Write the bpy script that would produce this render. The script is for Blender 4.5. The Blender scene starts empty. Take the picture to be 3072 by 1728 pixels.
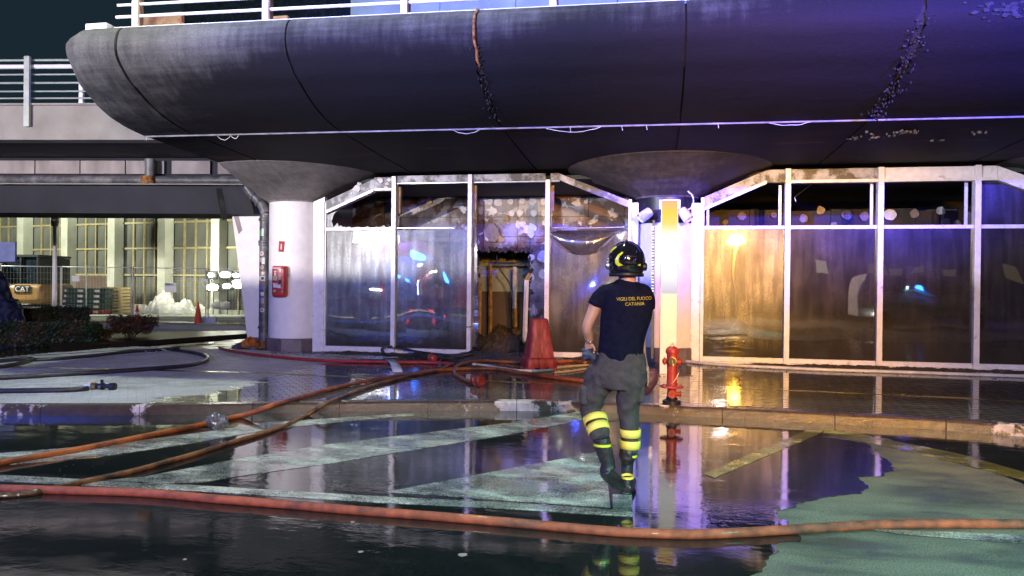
import bpy, bmesh, math, random
from math import sin, cos, pi, radians, sqrt, atan2
from mathutils import Vector, Matrix, noise
random.seed(7)
SC = bpy.context.scene
COL = SC.collection

# ------------------------------------------------------------------ camera
CH = 1.55                       # eye height
FPX = 2218.0                    # focal length in pixels of a 3072 px wide picture
TH, PITCH, ROLL = radians(10.7), -12 / 2218.0, 0.010
ax_a = Vector((-sin(TH) * cos(PITCH), cos(TH) * cos(PITCH), sin(PITCH)))
_r0 = Vector((cos(TH), sin(TH), 0)); _u0 = _r0.cross(ax_a)
ax_r = _r0 * cos(ROLL) + _u0 * sin(ROLL); ax_u = -_r0 * sin(ROLL) + _u0 * cos(ROLL)
CAMP = Vector((0, 0, CH))
cam = bpy.data.cameras.new('camera'); cam.sensor_width = 36; cam.lens = FPX / 3072 * 36
cam.clip_start = 0.05; cam.clip_end = 400
camo = bpy.data.objects.new('camera', cam); COL.objects.link(camo)
camo.matrix_world = Matrix(((ax_r.x, ax_u.x, -ax_a.x, 0), (ax_r.y, ax_u.y, -ax_a.y, 0), (ax_r.z, ax_u.z, -ax_a.z, CH), (0, 0, 0, 1)))
SC.camera = camo

# ------------------------------------------------------------------ night sky and exposure
w = bpy.data.worlds.new('World'); SC.world = w; w.use_nodes = True
nt = w.node_tree; nt.nodes.clear()
bg = nt.nodes.new('ShaderNodeBackground'); wo = nt.nodes.new('ShaderNodeOutputWorld')
bg.inputs[0].default_value = (0.010, 0.021, 0.030, 1); bg.inputs[1].default_value = 1.0
nt.links.new(bg.outputs[0], wo.inputs[0])
SC.view_settings.view_transform = 'Standard'; SC.view_settings.look = 'None'
SC.view_settings.exposure = 0; SC.view_settings.gamma = 1; SC.view_settings.use_curve_mapping = False
SC.cycles.max_bounces = 8; SC.cycles.transparent_max_bounces = 16; SC.cycles.sample_clamp_indirect = 25
SC.cycles.caustics_reflective = False; SC.cycles.caustics_refractive = False

# ------------------------------------------------------------------ lamps of the place and added fills
def aim(o, tgt):
    d = Vector(tgt) - o.location
    o.rotation_euler = d.to_track_quat('-Z', 'Y').to_euler()
def lamp(name, kind, loc, col, watts, tgt=None, size=.3, spot=60, blend=.5):
    l = bpy.data.lights.new(name, kind); l.energy = watts; l.color = col
    if kind == 'AREA': l.shape = 'DISK'; l.size = size
    else: l.shadow_soft_size = size
    if kind == 'SPOT': l.spot_size = radians(spot); l.spot_blend = blend
    o = bpy.data.objects.new(name, l); COL.objects.link(o); o.location = loc
    if tgt: aim(o, tgt)
    return o
MAST = (-13.3, -5.2, 3.62)      # floodlight on the mast of the lighting trailer, above the fire engine
lamp('mast_flood_light', 'AREA', MAST, (1, .93, .82), 4300, (-6, 14.3, 2.3), .09)
lamp('facade_fill_light', 'AREA', (3.2, -9.0, 5.0), (1, .87, .91), 1350, (-2, 14, 2.2), .5)  # unseen fill lamp, added to light the shop fronts evenly
lamp('right_beacon_light', 'SPOT', (11.5, -8.0, 6.6), (.06, .05, 1), 200000, (4.6, 9.3, 7.7), .06, 35, 1.0)
lamp('far_right_beacon_light', 'POINT', (18.5, -6.0, 3.6), (.22, .12, 1), 1500, None, .12)
lamp('left_beacon_light', 'POINT', (-10.6, -0.6, 3.5), (.05, .14, 1), 2900, None, .10)
lamp('canopy_blue_fill_light', 'SPOT', (-7.0, -7.0, 6.4), (.05, .09, 1), 42000, (-2.2, 9.3, 7.4), .10, 38, 1.0)  # unseen spot, added to put blue light on the canopy
lamp('sodium_light', 'SPOT', (3.7, -5.6, 3.75), (1, .46, .02), 19000, (1.2, 14, 1.7), .12, 29, 1.0)
lamp('street_light', 'SPOT', (-4.5, 7.6, 13.0), (.80, .95, .72), 5200, (-3.5, 9.5, 5), .3, 100, .8)
lamp('green_light', 'SPOT', (5.8, -.2, 3.4), (.03, .95, .80), 2900, (2.3, 3.3, 0), .2, 42, .6)
lamp('front_white_light', 'AREA', (-1.2, -4.5, 4.2), (.90, 1, .88), 360, (-.2, 5.2, 0), .3)
lamp('site_fill_light', 'SPOT', (-17.5, 25.5, 5.2), (1, 1, .84), 5500, (-21.5, 33, 1.2), .3, 140, .5)
lamp('site_fill_light', 'SPOT', (-29, 23, 5.2), (1, 1, .84), 6000, (-25, 33.5, 1.2), .3, 140, .5)

lamp('site_fill_light', 'SPOT', (-19.0, 27.5, 2.6), (1, .97, .80), 900, (-22, 35, 5.0), .3, 150, .5)  # fill added to brighten the dark upper middle of the far building

# ------------------------------------------------------------------ pixel -> point helpers (photo pixels, 3072 wide)
def ray(x, y): return ax_a + ax_r * ((x - 1536) / FPX) - ax_u * ((y - 864) / FPX)
def G(x, y, z=0.0):
    d = ray(x, y); return CAMP + d * ((z - CH) / d.z)
def W(x, y, Y=14.3):
    d = ray(x, y); return CAMP + d * (Y / d.y)
def AT(x, y, dist):
    return CAMP + ray(x, y) * dist
def K(x, y): return x * 3072 / 2576, y * 3072 / 2576

# ------------------------------------------------------------------ materials
def mat(name, base=(.5, .5, .5), rough=.6, metal=0, var=.25, scale=6, bump=.15, bscale=40, spec=.5, coat=0, col2=None, mixscale=2.0,
        mixlo=.45, mixhi=.6, stretch=(1, 1, 1), rough2=None, emit=None, estr=0, bdist=.01, sub=0):
    m = bpy.data.materials.new(name); m.use_nodes = True
    n = m.node_tree.nodes; L = m.node_tree.links; p = n['Principled BSDF']
    tc = n.new('ShaderNodeTexCoord'); mp = n.new('ShaderNodeMapping'); mp.inputs['Scale'].default_value = stretch
    L.new(tc.outputs['Object'], mp.inputs[0])
    nz = n.new('ShaderNodeTexNoise'); nz.inputs['Scale'].default_value = scale; nz.inputs['Detail'].default_value = 6
    L.new(mp.outputs[0], nz.inputs[0])
    rp = n.new('ShaderNodeMapRange'); rp.inputs['To Min'].default_value = 1 - var; rp.inputs['To Max'].default_value = 1 + var
    rp.inputs['From Min'].default_value = .3; rp.inputs['From Max'].default_value = .7
    L.new(nz.outputs[0], rp.inputs[0])
    last = None
    mf = None
    if col2 is not None:
        n2 = n.new('ShaderNodeTexNoise'); n2.inputs['Scale'].default_value = mixscale; n2.inputs['Detail'].default_value = 8; n2.inputs['Roughness'].default_value = .65
        L.new(mp.outputs[0], n2.inputs[0])
        mr = n.new('ShaderNodeMapRange'); mr.interpolation_type = 'SMOOTHSTEP'
        mr.inputs['From Min'].default_value = mixlo; mr.inputs['From Max'].default_value = mixhi
        L.new(n2.outputs[0], mr.inputs[0]); mf = mr.outputs[0]
        mx = n.new('ShaderNodeMix'); mx.data_type = 'RGBA'
        mx.inputs[6].default_value = (*base, 1); mx.inputs[7].default_value = (*col2, 1)
        L.new(mf, mx.inputs[0]); last = mx.outputs[2]
        if rough2 is not None:
            rr = n.new('ShaderNodeMapRange'); rr.inputs['To Min'].default_value = rough; rr.inputs['To Max'].default_value = rough2
            L.new(mf, rr.inputs[0]); L.new(rr.outputs[0], p.inputs['Roughness'])
    vm = n.new('ShaderNodeVectorMath'); vm.operation = 'SCALE'
    if last is None: vm.inputs[0].default_value = base
    else: L.new(last, vm.inputs[0])
    L.new(rp.outputs[0], vm.inputs['Scale']); L.new(vm.outputs[0], p.inputs['Base Color'])
    if rough2 is None or col2 is None: p.inputs['Roughness'].default_value = rough
    p.inputs['Metallic'].default_value = metal; p.inputs['Specular IOR Level'].default_value = spec
    p.inputs['Coat Weight'].default_value = coat; p.inputs['Coat Roughness'].default_value = .06
    if bump:
        nb = n.new('ShaderNodeTexNoise'); nb.inputs['Scale'].default_value = bscale; nb.inputs['Detail'].default_value = 5
        L.new(mp.outputs[0], nb.inputs[0])
        b = n.new('ShaderNodeBump'); b.inputs['Strength'].default_value = bump; b.inputs['Distance'].default_value = bdist
        L.new(nb.outputs[0], b.inputs['Height']); L.new(b.outputs[0], p.inputs['Normal'])
    if emit:
        p.inputs['Emission Color'].default_value = (*emit, 1); p.inputs['Emission Strength'].default_value = estr
    return m

def nodes_of(m):
    n = m.node_tree.nodes; return n, m.node_tree.links, n['Principled BSDF']

def wet_ground(name, dry, wetcol, wetmask='all', joints=False, dry_rough=.75, wet_rough=.035, ripple=.05, lo=.40, hi=.55, xfade=None, island=0, grain_amt=.3, worn=0):
    """dark wet surface; wetmask 'noise' leaves dry islands; xfade=(x0,x1): dry left of x0, wet right of x1"""
    m = bpy.data.materials.new(name); m.use_nodes = True
    n, L, p = nodes_of(m)
    g = n.new('ShaderNodeNewGeometry')
    def nz(scale, det=6, st=(1, 1, 1), r=.55):
        mp = n.new('ShaderNodeMapping'); mp.inputs['Scale'].default_value = st; L.new(g.outputs['Position'], mp.inputs[0])
        t = n.new('ShaderNodeTexNoise'); t.inputs['Scale'].default_value = scale; t.inputs['Detail'].default_value = det; t.inputs['Roughness'].default_value = r
        L.new(mp.outputs[0], t.inputs[0]); return t.outputs[0]
    def mr(src, a, b, c, d, smooth=True):
        q = n.new('ShaderNodeMapRange'); q.interpolation_type = 'SMOOTHSTEP' if smooth else 'LINEAR'
        for k, v in zip(('From Min', 'From Max', 'To Min', 'To Max'), (a, b, c, d)): q.inputs[k].default_value = v
        L.new(src, q.inputs[0]); return q.outputs[0]
    def math_(op, a, b):
        q = n.new('ShaderNodeMath'); q.operation = op
        for i, v in enumerate((a, b)):
            if isinstance(v, (int, float)): q.inputs[i].default_value = v
            else: L.new(v, q.inputs[i])
        return q.outputs[0]
    wet = None
    if wetmask == 'noise' or xfade:
        wet = mr(nz(1.1, 7, (1, 2.2, 1), .6), lo, hi, 0, 1)
        if xfade:
            sx = n.new('ShaderNodeSeparateXYZ'); L.new(g.outputs['Position'], sx.inputs[0])
            f = mr(sx.outputs[0], xfade[0], xfade[1], -.35, .75)
            wet0 = math_('ADD', nz(1.3, 8, (1, 2.6, 1), .62), f)
            wet = mr(wet0, .45, .58, 0, 1)
    grain = mr(nz(90, 3), .3, .7, 1 - grain_amt, 1 + grain_amt * 1.6, False); blot = mr(nz(.8, 5), .3, .7, .75, 1.25, False)
    v = math_('MULTIPLY', grain, blot)
    if island:
        ri = n.new('ShaderNodeMapRange'); ri.inputs['To Min'].default_value = 1 - island; ri.inputs['To Max'].default_value = 1 + island
        L.new(g.outputs['Random Per Island'], ri.inputs[0]); v = math_('MULTIPLY', v, ri.outputs[0])
    mx = n.new('ShaderNodeMix'); mx.data_type = 'RGBA'; mx.inputs[6].default_value = (*dry, 1); mx.inputs[7].default_value = (*wetcol, 1)
    if wet is None: mx.inputs[0].default_value = 1
    else: L.new(wet, mx.inputs[0])
    cc = mx.outputs[2]
    if worn:      # asphalt showing through worn paint
        wn = n.new('ShaderNodeMix'); wn.data_type = 'RGBA'; wn.inputs[7].default_value = (.03, .03, .032, 1); L.new(cc, wn.inputs[6])
        k1 = math_('ADD', math_('MULTIPLY', nz(2.3, 8, (1, 1.6, 1), .7), .62), math_('MULTIPLY', nz(60, 4, (1, 1, 1), .7), .38))
        L.new(mr(k1, worn - .12, worn + .02, 0, .85), wn.inputs[0]); cc = wn.outputs[2]
    vm = n.new('ShaderNodeVectorMath'); vm.operation = 'SCALE'; L.new(cc, vm.inputs[0]); L.new(v, vm.inputs['Scale'])
    L.new(vm.outputs[0], p.inputs['Base Color'])
    rw = mr(nz(2.2, 6, (1, 1.6, 1)), .45, .68, wet_rough, wet_rough * 3.2)
    if wet is None: L.new(rw, p.inputs['Roughness'])
    else:
        q = n.new('ShaderNodeMix'); q.data_type = 'FLOAT'; q.inputs[2].default_value = dry_rough
        L.new(wet, q.inputs[0]); L.new(rw, q.inputs[3]); L.new(q.outputs[0], p.inputs['Roughness'])
    p.inputs['IOR'].default_value = 1.45; p.inputs['Specular IOR Level'].default_value = .62
    # ripples, stronger in some places than others
    calm = mr(nz(.55, 3), .42, .62, .12, 1)
    h1 = math_('MULTIPLY', nz(9, 3, (.8, 1.3, 1)), calm)
    h2 = nz(70, 2)
    h = math_('ADD', h1, math_('MULTIPLY', h2, .05))
    b = n.new('ShaderNodeBump'); b.inputs['Distance'].default_value = .02; b.inputs['Strength'].default_value = ripple
    L.new(h, b.inputs['Height'])
    if wet is not None:
        b2 = n.new('ShaderNodeBump'); b2.inputs['Distance'].default_value = .003
        L.new(nz(260, 4, (1, 1, 1), .7), b2.inputs['Height']); inv = math_('SUBTRACT', 1, wet); L.new(math_('MULTIPLY', inv, .5), b2.inputs['Strength'])
        L.new(b.outputs[0], b2.inputs['Normal']); L.new(b2.outputs[0], p.inputs['Normal'])
    else: L.new(b.outputs[0], p.inputs['Normal'])
    return m

def glass(name, dust=(.30, .30, .26), amount=(.10, .55), refl=.22, seed=0.0, tint=(.8, .85, .85), streak=9, soot_low=True, rough=.015, haze=.2):
    """grimy window glass: clear pane + mirror-like surface + streaky film of dust and soot that catches light"""
    m = bpy.data.materials.new(name); m.use_nodes = True
    n = m.node_tree.nodes; L = m.node_tree.links; n.clear()
    out = n.new('ShaderNodeOutputMaterial'); tc = n.new('ShaderNodeNewGeometry')
    def nz(scale, st, det=6):
        mp = n.new('ShaderNodeMapping'); mp.inputs['Scale'].default_value = st; mp.inputs['Location'].default_value = (seed, seed * 2, seed * 3)
        L.new(tc.outputs['Position'], mp.inputs[0]); t = n.new('ShaderNodeTexNoise'); t.inputs['Scale'].default_value = scale
        t.inputs['Detail'].default_value = det; L.new(mp.outputs[0], t.inputs[0]); return t.outputs[0]
    def mr(src, a, b, c, d):
        q = n.new('ShaderNodeMapRange'); q.interpolation_type = 'SMOOTHSTEP'
        for k, v in zip(('From Min', 'From Max', 'To Min', 'To Max'), (a, b, c, d)): q.inputs[k].default_value = v
        L.new(src, q.inputs[0]); return q.outputs[0]
    tr = n.new('ShaderNodeBsdfTransparent'); tr.inputs[0].default_value = (*tint, 1)
    gl = n.new('ShaderNodeBsdfGlossy'); gl.inputs['Roughness'].default_value = rough
    g2 = n.new('ShaderNodeBsdfGlossy'); g2.inputs['Roughness'].default_value = .28
    df = n.new('ShaderNodeBsdfDiffuse'); df.inputs[0].default_value = (*dust, 1)
    bp = n.new('ShaderNodeBump'); bp.inputs['Strength'].default_value = .03; bp.inputs['Distance'].default_value = .012
    L.new(nz(2.6, (1, 1, .5), 2), bp.inputs['Height']); L.new(bp.outputs[0], gl.inputs['Normal'])
    fr = n.new('ShaderNodeFresnel'); fr.inputs[0].default_value = 1.5
    a = mr(fr.outputs[0], .04, 1, refl, 1)
    s1 = n.new('ShaderNodeMixShader'); L.new(a, s1.inputs[0]); L.new(tr.outputs[0], s1.inputs[1]); L.new(gl.outputs[0], s1.inputs[2])
    s0 = n.new('ShaderNodeMixShader'); s0.inputs[0].default_value = haze; L.new(df.outputs[0], s0.inputs[1]); L.new(g2.outputs[0], s0.inputs[2])
    f1 = mr(nz(streak, (1, 1, .10)), .35, .72, amount[0], amount[1])
    f2 = mr(nz(1.4, (1, 1, 1)), .3, .7, .65, 1.25)
    f3 = mr(nz(130, (1, 1, .8), 2), .50, .75, .75, 1.5)
    mm = n.new('ShaderNodeMath'); mm.operation = 'MULTIPLY'; L.new(f1, mm.inputs[0]); L.new(f2, mm.inputs[1])
    m2 = n.new('ShaderNodeMath'); m2.operation = 'MULTIPLY'; m2.use_clamp = True; L.new(mm.outputs[0], m2.inputs[0]); L.new(f3, m2.inputs[1])
    s2 = n.new('ShaderNodeMixShader'); L.new(m2.outputs[0], s2.inputs[0]); L.new(s1.outputs[0], s2.inputs[1]); L.new(s0.outputs[0], s2.inputs[2])
    last = s2.outputs[0]
    if soot_low:      # soot thrown up from the burnt floor
        sx = n.new('ShaderNodeSeparateXYZ'); L.new(tc.outputs['Position'], sx.inputs[0])
        ad = n.new('ShaderNodeMath'); ad.operation = 'MULTIPLY_ADD'; ad.inputs[1].default_value = -.55
        L.new(nz(3.5, (1, 1, .8)), ad.inputs[0]); L.new(sx.outputs[2], ad.inputs[2])
        k = mr(ad.outputs[0], -.05, .75, .85, 0)
        sd = n.new('ShaderNodeBsdfDiffuse'); sd.inputs[0].default_value = (.035, .03, .028, 1)
        s3 = n.new('ShaderNodeMixShader'); L.new(k, s3.inputs[0]); L.new(last, s3.inputs[1]); L.new(sd.outputs[0], s3.inputs[2]); last = s3.outputs[0]
    L.new(last, out.inputs[0])
    return m

def emis(name, col, s):
    m = bpy.data.materials.new(name); m.use_nodes = True; n = m.node_tree.nodes; n.clear()
    o = n.new('ShaderNodeOutputMaterial'); e = n.new('ShaderNodeEmission'); e.inputs[0].default_value = (*col, 1); e.inputs[1].default_value = s
    m.node_tree.links.new(e.outputs[0], o.inputs[0]); return m

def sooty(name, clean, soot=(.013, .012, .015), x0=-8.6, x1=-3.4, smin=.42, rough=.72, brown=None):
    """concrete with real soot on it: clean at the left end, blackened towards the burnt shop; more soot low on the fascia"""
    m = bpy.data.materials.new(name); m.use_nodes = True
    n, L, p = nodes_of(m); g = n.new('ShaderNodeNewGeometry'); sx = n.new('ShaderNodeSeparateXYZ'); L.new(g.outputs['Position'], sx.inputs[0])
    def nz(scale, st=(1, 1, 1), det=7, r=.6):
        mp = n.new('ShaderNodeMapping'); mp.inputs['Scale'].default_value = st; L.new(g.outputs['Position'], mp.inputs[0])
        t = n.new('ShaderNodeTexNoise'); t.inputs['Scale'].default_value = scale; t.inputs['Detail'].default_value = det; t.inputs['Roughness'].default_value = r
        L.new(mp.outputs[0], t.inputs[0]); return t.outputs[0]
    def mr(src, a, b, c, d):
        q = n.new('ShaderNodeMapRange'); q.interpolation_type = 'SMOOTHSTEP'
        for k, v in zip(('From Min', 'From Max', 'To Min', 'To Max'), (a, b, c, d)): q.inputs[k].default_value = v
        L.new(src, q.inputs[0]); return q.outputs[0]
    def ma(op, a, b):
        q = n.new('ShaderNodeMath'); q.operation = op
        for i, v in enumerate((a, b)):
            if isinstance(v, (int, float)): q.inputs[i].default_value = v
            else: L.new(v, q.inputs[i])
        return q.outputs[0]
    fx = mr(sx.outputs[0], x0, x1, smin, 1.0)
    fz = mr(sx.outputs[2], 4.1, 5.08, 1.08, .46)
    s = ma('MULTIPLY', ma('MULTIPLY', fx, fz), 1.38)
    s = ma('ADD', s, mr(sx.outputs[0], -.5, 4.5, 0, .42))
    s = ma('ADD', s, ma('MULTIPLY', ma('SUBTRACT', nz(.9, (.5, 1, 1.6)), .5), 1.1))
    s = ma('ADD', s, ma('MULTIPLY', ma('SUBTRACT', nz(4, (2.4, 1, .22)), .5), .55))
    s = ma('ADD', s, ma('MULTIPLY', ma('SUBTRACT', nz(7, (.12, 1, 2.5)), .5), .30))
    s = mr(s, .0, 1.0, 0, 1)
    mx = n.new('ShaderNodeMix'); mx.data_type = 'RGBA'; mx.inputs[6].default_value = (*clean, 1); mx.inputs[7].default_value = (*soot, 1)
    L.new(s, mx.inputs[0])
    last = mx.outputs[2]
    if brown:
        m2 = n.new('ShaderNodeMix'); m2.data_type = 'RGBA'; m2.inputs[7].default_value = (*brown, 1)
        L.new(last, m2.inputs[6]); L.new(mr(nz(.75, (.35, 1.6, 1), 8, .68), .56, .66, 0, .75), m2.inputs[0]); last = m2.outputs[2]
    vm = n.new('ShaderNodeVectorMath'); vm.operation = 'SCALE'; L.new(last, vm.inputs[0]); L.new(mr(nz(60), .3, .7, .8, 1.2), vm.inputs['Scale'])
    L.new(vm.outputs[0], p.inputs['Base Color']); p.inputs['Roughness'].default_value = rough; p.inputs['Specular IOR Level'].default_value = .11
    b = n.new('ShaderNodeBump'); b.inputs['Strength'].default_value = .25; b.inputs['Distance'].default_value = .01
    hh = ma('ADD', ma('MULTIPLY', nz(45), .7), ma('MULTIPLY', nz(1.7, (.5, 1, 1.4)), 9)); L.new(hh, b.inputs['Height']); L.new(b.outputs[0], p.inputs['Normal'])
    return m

M = {}
M['asphalt'] = wet_ground('dry asphalt', (.125, .125, .100), (.055, .058, .052), 'noise', lo=.38, hi=.66, grain_amt=.6, dry_rough=.82, wet_rough=.34, ripple=.02)
M['film'] = wet_ground('wet asphalt', (.03, .03, .03), (.007, .010, .011), 'all', ripple=.085, wet_rough=.04, grain_amt=.75)
M['paver'] = wet_ground('paver', (.36, .36, .39), (.050, .050, .056), None, xfade=(-6.9, -3.4), ripple=.035, dry_rough=.55, wet_rough=.045, island=.18)
M['bedding'] = wet_ground('joint bedding', (.02, .02, .02), (.015, .015, .015), 'all', ripple=.1, wet_rough=.3)
M['paint'] = wet_ground('road paint', (.40, .43, .40), (.13, .15, .14), 'noise', dry_rough=.35, ripple=.05, wet_rough=.05, lo=.38, hi=.60, grain_amt=.75, worn=.575)
M['ypaint'] = wet_ground('yellow road paint', (.30, .27, .06), (.12, .11, .03), 'noise', dry_rough=.5, ripple=.03, wet_rough=.07, lo=.35, hi=.5, grain_amt=.6, worn=.60)
M['kerb'] = mat('kerb stone', (.060, .042, .033), .16, col2=(.50, .42, .42), mixscale=1.1, mixlo=.555, mixhi=.585, rough2=.6, bump=.5, bscale=60, var=.3, scale=12)
M['canopy'] = sooty('sooty concrete', (.16, .16, .155))
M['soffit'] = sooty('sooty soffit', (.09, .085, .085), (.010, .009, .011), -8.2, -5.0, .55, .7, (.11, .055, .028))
M['capital'] = sooty('sooty capital', (.27, .25, .23), (.040, .036, .038), -12, 16, .22, .5)
M['conduit'] = mat('grey conduit', (.22, .21, .24), .5, var=.4, scale=6)
M['flake'] = mat('peeling paint flakes', (.08, .08, .12), .6, var=.5, scale=15)
M['gap'] = mat('dark joint filler', (.012, .010, .010), .9, bump=.4)
M['rust'] = mat('rust brown joint foam', (.26, .11, .03), .85, bump=1, bscale=60, var=.5, scale=20, col2=(.09, .035, .012), mixscale=9)
M['chip'] = mat('broken concrete', (.020, .019, .022), .8, bump=.8, var=.5, scale=10)
M['white'] = mat('white render', (.80, .765, .77), .5, var=.05, bump=.25, bscale=70, col2=(.70, .66, .66), mixscale=1.6, mixlo=.5, mixhi=.75)
M['whitepaint'] = mat('white painted metal', (.74, .72, .76), .35, var=.06, bump=.05)
M['frame'] = mat('white window frame', (.72, .69, .73), .32, var=.10, scale=9, bump=.06, col2=(.34, .32, .33), mixscale=5, mixlo=.56, mixhi=.74)
M['sframe'] = mat('sooty window frame', (.33, .32, .36), .42, var=.3, scale=7, bump=.3, col2=(.045, .038, .035), mixscale=2.8, mixlo=.42, mixhi=.55)
M['alu'] = mat('bare aluminium', (.55, .55, .58), .3, metal=.9, var=.2, bump=.15)
M['goldalu'] = mat('scorched gold door frame', (.46, .27, .09), .42, metal=.25, var=.5, scale=8, bump=.3, col2=(.05, .03, .02), mixscale=3, mixlo=.55, mixhi=.7)
M['skirt'] = mat('grey plinth', (.13, .10, .115), .45, var=.35, scale=4, bump=.3)
M['tile'] = mat('scorched wall panel', (.26, .24, .26), .6, var=.35, scale=3, bump=.4, col2=(.10, .048, .026), mixscale=1.1, mixlo=.44, mixhi=.56)
def tile_mat():
    m = M['tile']; n, L, p = nodes_of(m)
    src = p.inputs['Base Color'].links[0].from_socket
    g = n.new('ShaderNodeNewGeometry')
    def nz(sc, st, det, r=.55):
        mp = n.new('ShaderNodeMapping'); mp.inputs['Scale'].default_value = st; L.new(g.outputs['Position'], mp.inputs[0])
        t = n.new('ShaderNodeTexNoise'); t.inputs['Scale'].default_value = sc; t.inputs['Detail'].default_value = det; t.inputs['Roughness'].default_value = r; t.inputs['Distortion'].default_value = .6
        L.new(mp.outputs[0], t.inputs[0]); return t.outputs[0]
    mr = n.new('ShaderNodeMapRange'); mr.inputs['From Min'].default_value = .575; mr.inputs['From Max'].default_value = .59; L.new(nz(2.4, (1, 1, 1.1), 9, .6), mr.inputs[0])
    mx = n.new('ShaderNodeMix'); mx.data_type = 'RGBA'; mx.inputs[7].default_value = (.42, .40, .41, 1); L.new(mr.outputs[0], mx.inputs[0]); L.new(src, mx.inputs[6]); L.new(mx.outputs[2], p.inputs['Base Color'])
tile_mat()
M['sooty_tile'] = mat('soot black wall panel', (.028, .014, .012), .7, var=.5, scale=4, bump=.5, col2=(.010, .010, .014), mixscale=1.4)
M['plaster'] = mat('white plaster', (.62, .59, .60), .7, var=.18, scale=9, bump=.5)
M['dimplaster'] = mat('smoky plaster', (.17, .13, .12), .7, var=.3, scale=9, bump=.5)
M['ochre'] = mat('ochre plaster', (.34, .22, .10), .8, var=.4, scale=7, bump=.6)
M['ceil'] = mat('burnt ceiling', (.042, .036, .045), .8, var=.5, scale=2, bump=.5, col2=(.02, .035, .032), mixscale=1)
M['innerwall'] = mat('grey inner wall', (.30, .32, .30), .8, var=.15, bump=.2)
M['char'] = mat('charred rubble', (.05, .035, .025), .85, var=.6, scale=14, bump=1, bscale=30, col2=(.14, .10, .07), mixscale=6, mixlo=.55, mixhi=.68)
M['wood'] = mat('scorched wood', (.42, .29, .13), .7, var=.35, scale=4, stretch=(1, 6, 6), bump=.5)
M['ash'] = mat('wet ash and grit', (.045, .042, .046), .35, var=.6, scale=30, bump=1, bscale=60, col2=(.12, .11, .12), mixscale=20, mixlo=.6, mixhi=.7)
M['hose_red'] = mat('salmon red hose', (.30, .072, .034), .50, var=.45, scale=14, bump=.8, bscale=150, coat=.08, col2=(.12, .045, .03), mixscale=.9, mixlo=.5, mixhi=.60)
M['hose_rust'] = mat('rust orange hose', (.34, .095, .022), .35, var=.35, scale=9, bump=.6, bscale=120, coat=.35, col2=(.13, .04, .014), mixscale=2.2)
M['hose_brown'] = mat('brown hose', (.17, .075, .025), .35, var=.5, scale=9, bump=.6, bscale=120, coat=.4, col2=(.03, .016, .01), mixscale=3)
M['hose_crim'] = mat('crimson hose', (.33, .03, .03), .35, var=.3, scale=9, bump=.4, bscale=120, coat=.35)
M['hose_black'] = mat('black hose', (.018, .015, .022), .38, var=.4, bump=.4, bscale=100, coat=.2)
M['hose_white'] = mat('white layflat hose', (.55, .55, .58), .4, var=.2, bump=.3, coat=.2)
M['hose_cream'] = mat('cream hose', (.45, .36, .20), .4, var=.2, bump=.3, coat=.2)
M['hose_blue'] = mat('pale blue layflat hose', (.20, .34, .52), .4, var=.2, bump=.3, coat=.2)
M['brass'] = mat('brass', (.45, .30, .10), .3, metal=.9, bump=.1)
M['blackp'] = mat('black rubber', (.012, .012, .014), .4, bump=.15)
M['redplast'] = mat('red plastic', (.19, .014, .025), .55, col2=(.30, .05, .05), mixscale=3, var=.45, scale=8, stretch=(4, 4, .5), bump=.2)
M['redpaint'] = mat('red enamel', (.33, .028, .025), .45, var=.35, scale=20, bump=.3, bscale=60, coat=.2, col2=(.38, .11, .08), mixscale=9, mixlo=.6, mixhi=.7)
M['cabinet'] = mat('red extinguisher cover', (.42, .03, .025), .35, var=.12, bump=.1, coat=.3)
M['pipe'] = mat('sooty grey pipe', (.075, .075, .085), .42, var=.4, scale=5, bump=.25, col2=(.17, .165, .17), mixscale=2)
M['orangepvc'] = mat('orange pipe', (.55, .17, .05), .4, var=.25, bump=.2)
M['shirt'] = mat('navy cotton', (.006, .007, .022), .85, var=.25, scale=30, bump=.5, bscale=9, bdist=.03, spec=.10)
M['trouser'] = mat('grey work cloth', (.062, .050, .055), .8, var=.25, scale=25, bump=.6, bscale=11, bdist=.02, spec=.25)
M['skin'] = mat('skin', (.52, .27, .20), .5, var=.08, scale=20, bump=.1)
M['reflect'] = mat('reflective yellow band', (.95, .72, .12), .45, var=.05, bump=.15, emit=None)
M['ytext'] = mat('yellow print', (.80, .60, .05), .6, var=.1, bump=0)
M['helmet'] = mat('black helmet shell', (.008, .008, .016), .10, var=.1, bump=0, coat=1)
M['hyellow'] = mat('fluorescent yellow sticker', (.68, .72, .03), .3, var=.1, bump=0, coat=.5)
M['boot'] = mat('dark boot leather', (.028, .022, .028), .38, var=.3, bump=.4, bscale=50)
M['glove'] = mat('blue black gloves', (.03, .045, .10), .6, var=.4, scale=30, bump=.6)
M['maroon'] = mat('maroon leather', (.10, .015, .02), .5, var=.3, bump=.4)
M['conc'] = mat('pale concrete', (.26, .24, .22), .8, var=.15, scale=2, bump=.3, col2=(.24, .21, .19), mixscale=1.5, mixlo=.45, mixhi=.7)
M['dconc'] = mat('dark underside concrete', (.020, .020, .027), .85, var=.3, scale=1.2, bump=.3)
M['panelconc'] = mat('stained panel', (.30, .26, .25), .8, var=.3, scale=3, stretch=(1, 1, .4), bump=.3)
M['fcol'] = mat('pale green concrete', (.40, .42, .34), .8, var=.15, scale=1.5, bump=.3)
M['mull'] = mat('yellow metal mullion', (.30, .26, .13), .5, var=.2)
M['brownwall'] = mat('brown wall', (.10, .068, .055), .8, var=.2, scale=2)
M['farglass'] = mat('hazy far glass', (.13, .14, .12), .16, var=.35, scale=.7, bump=.05, spec=.6)  # smoky haze before the far building is put into this paler pane colour
M['galv'] = mat('galvanised steel', (.42, .45, .45), .45, metal=.5, var=.15)
M['mesh'] = M['galv']
M['paper'] = mat('white sheet', (.75, .78, .82), .7, var=.05)
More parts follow.
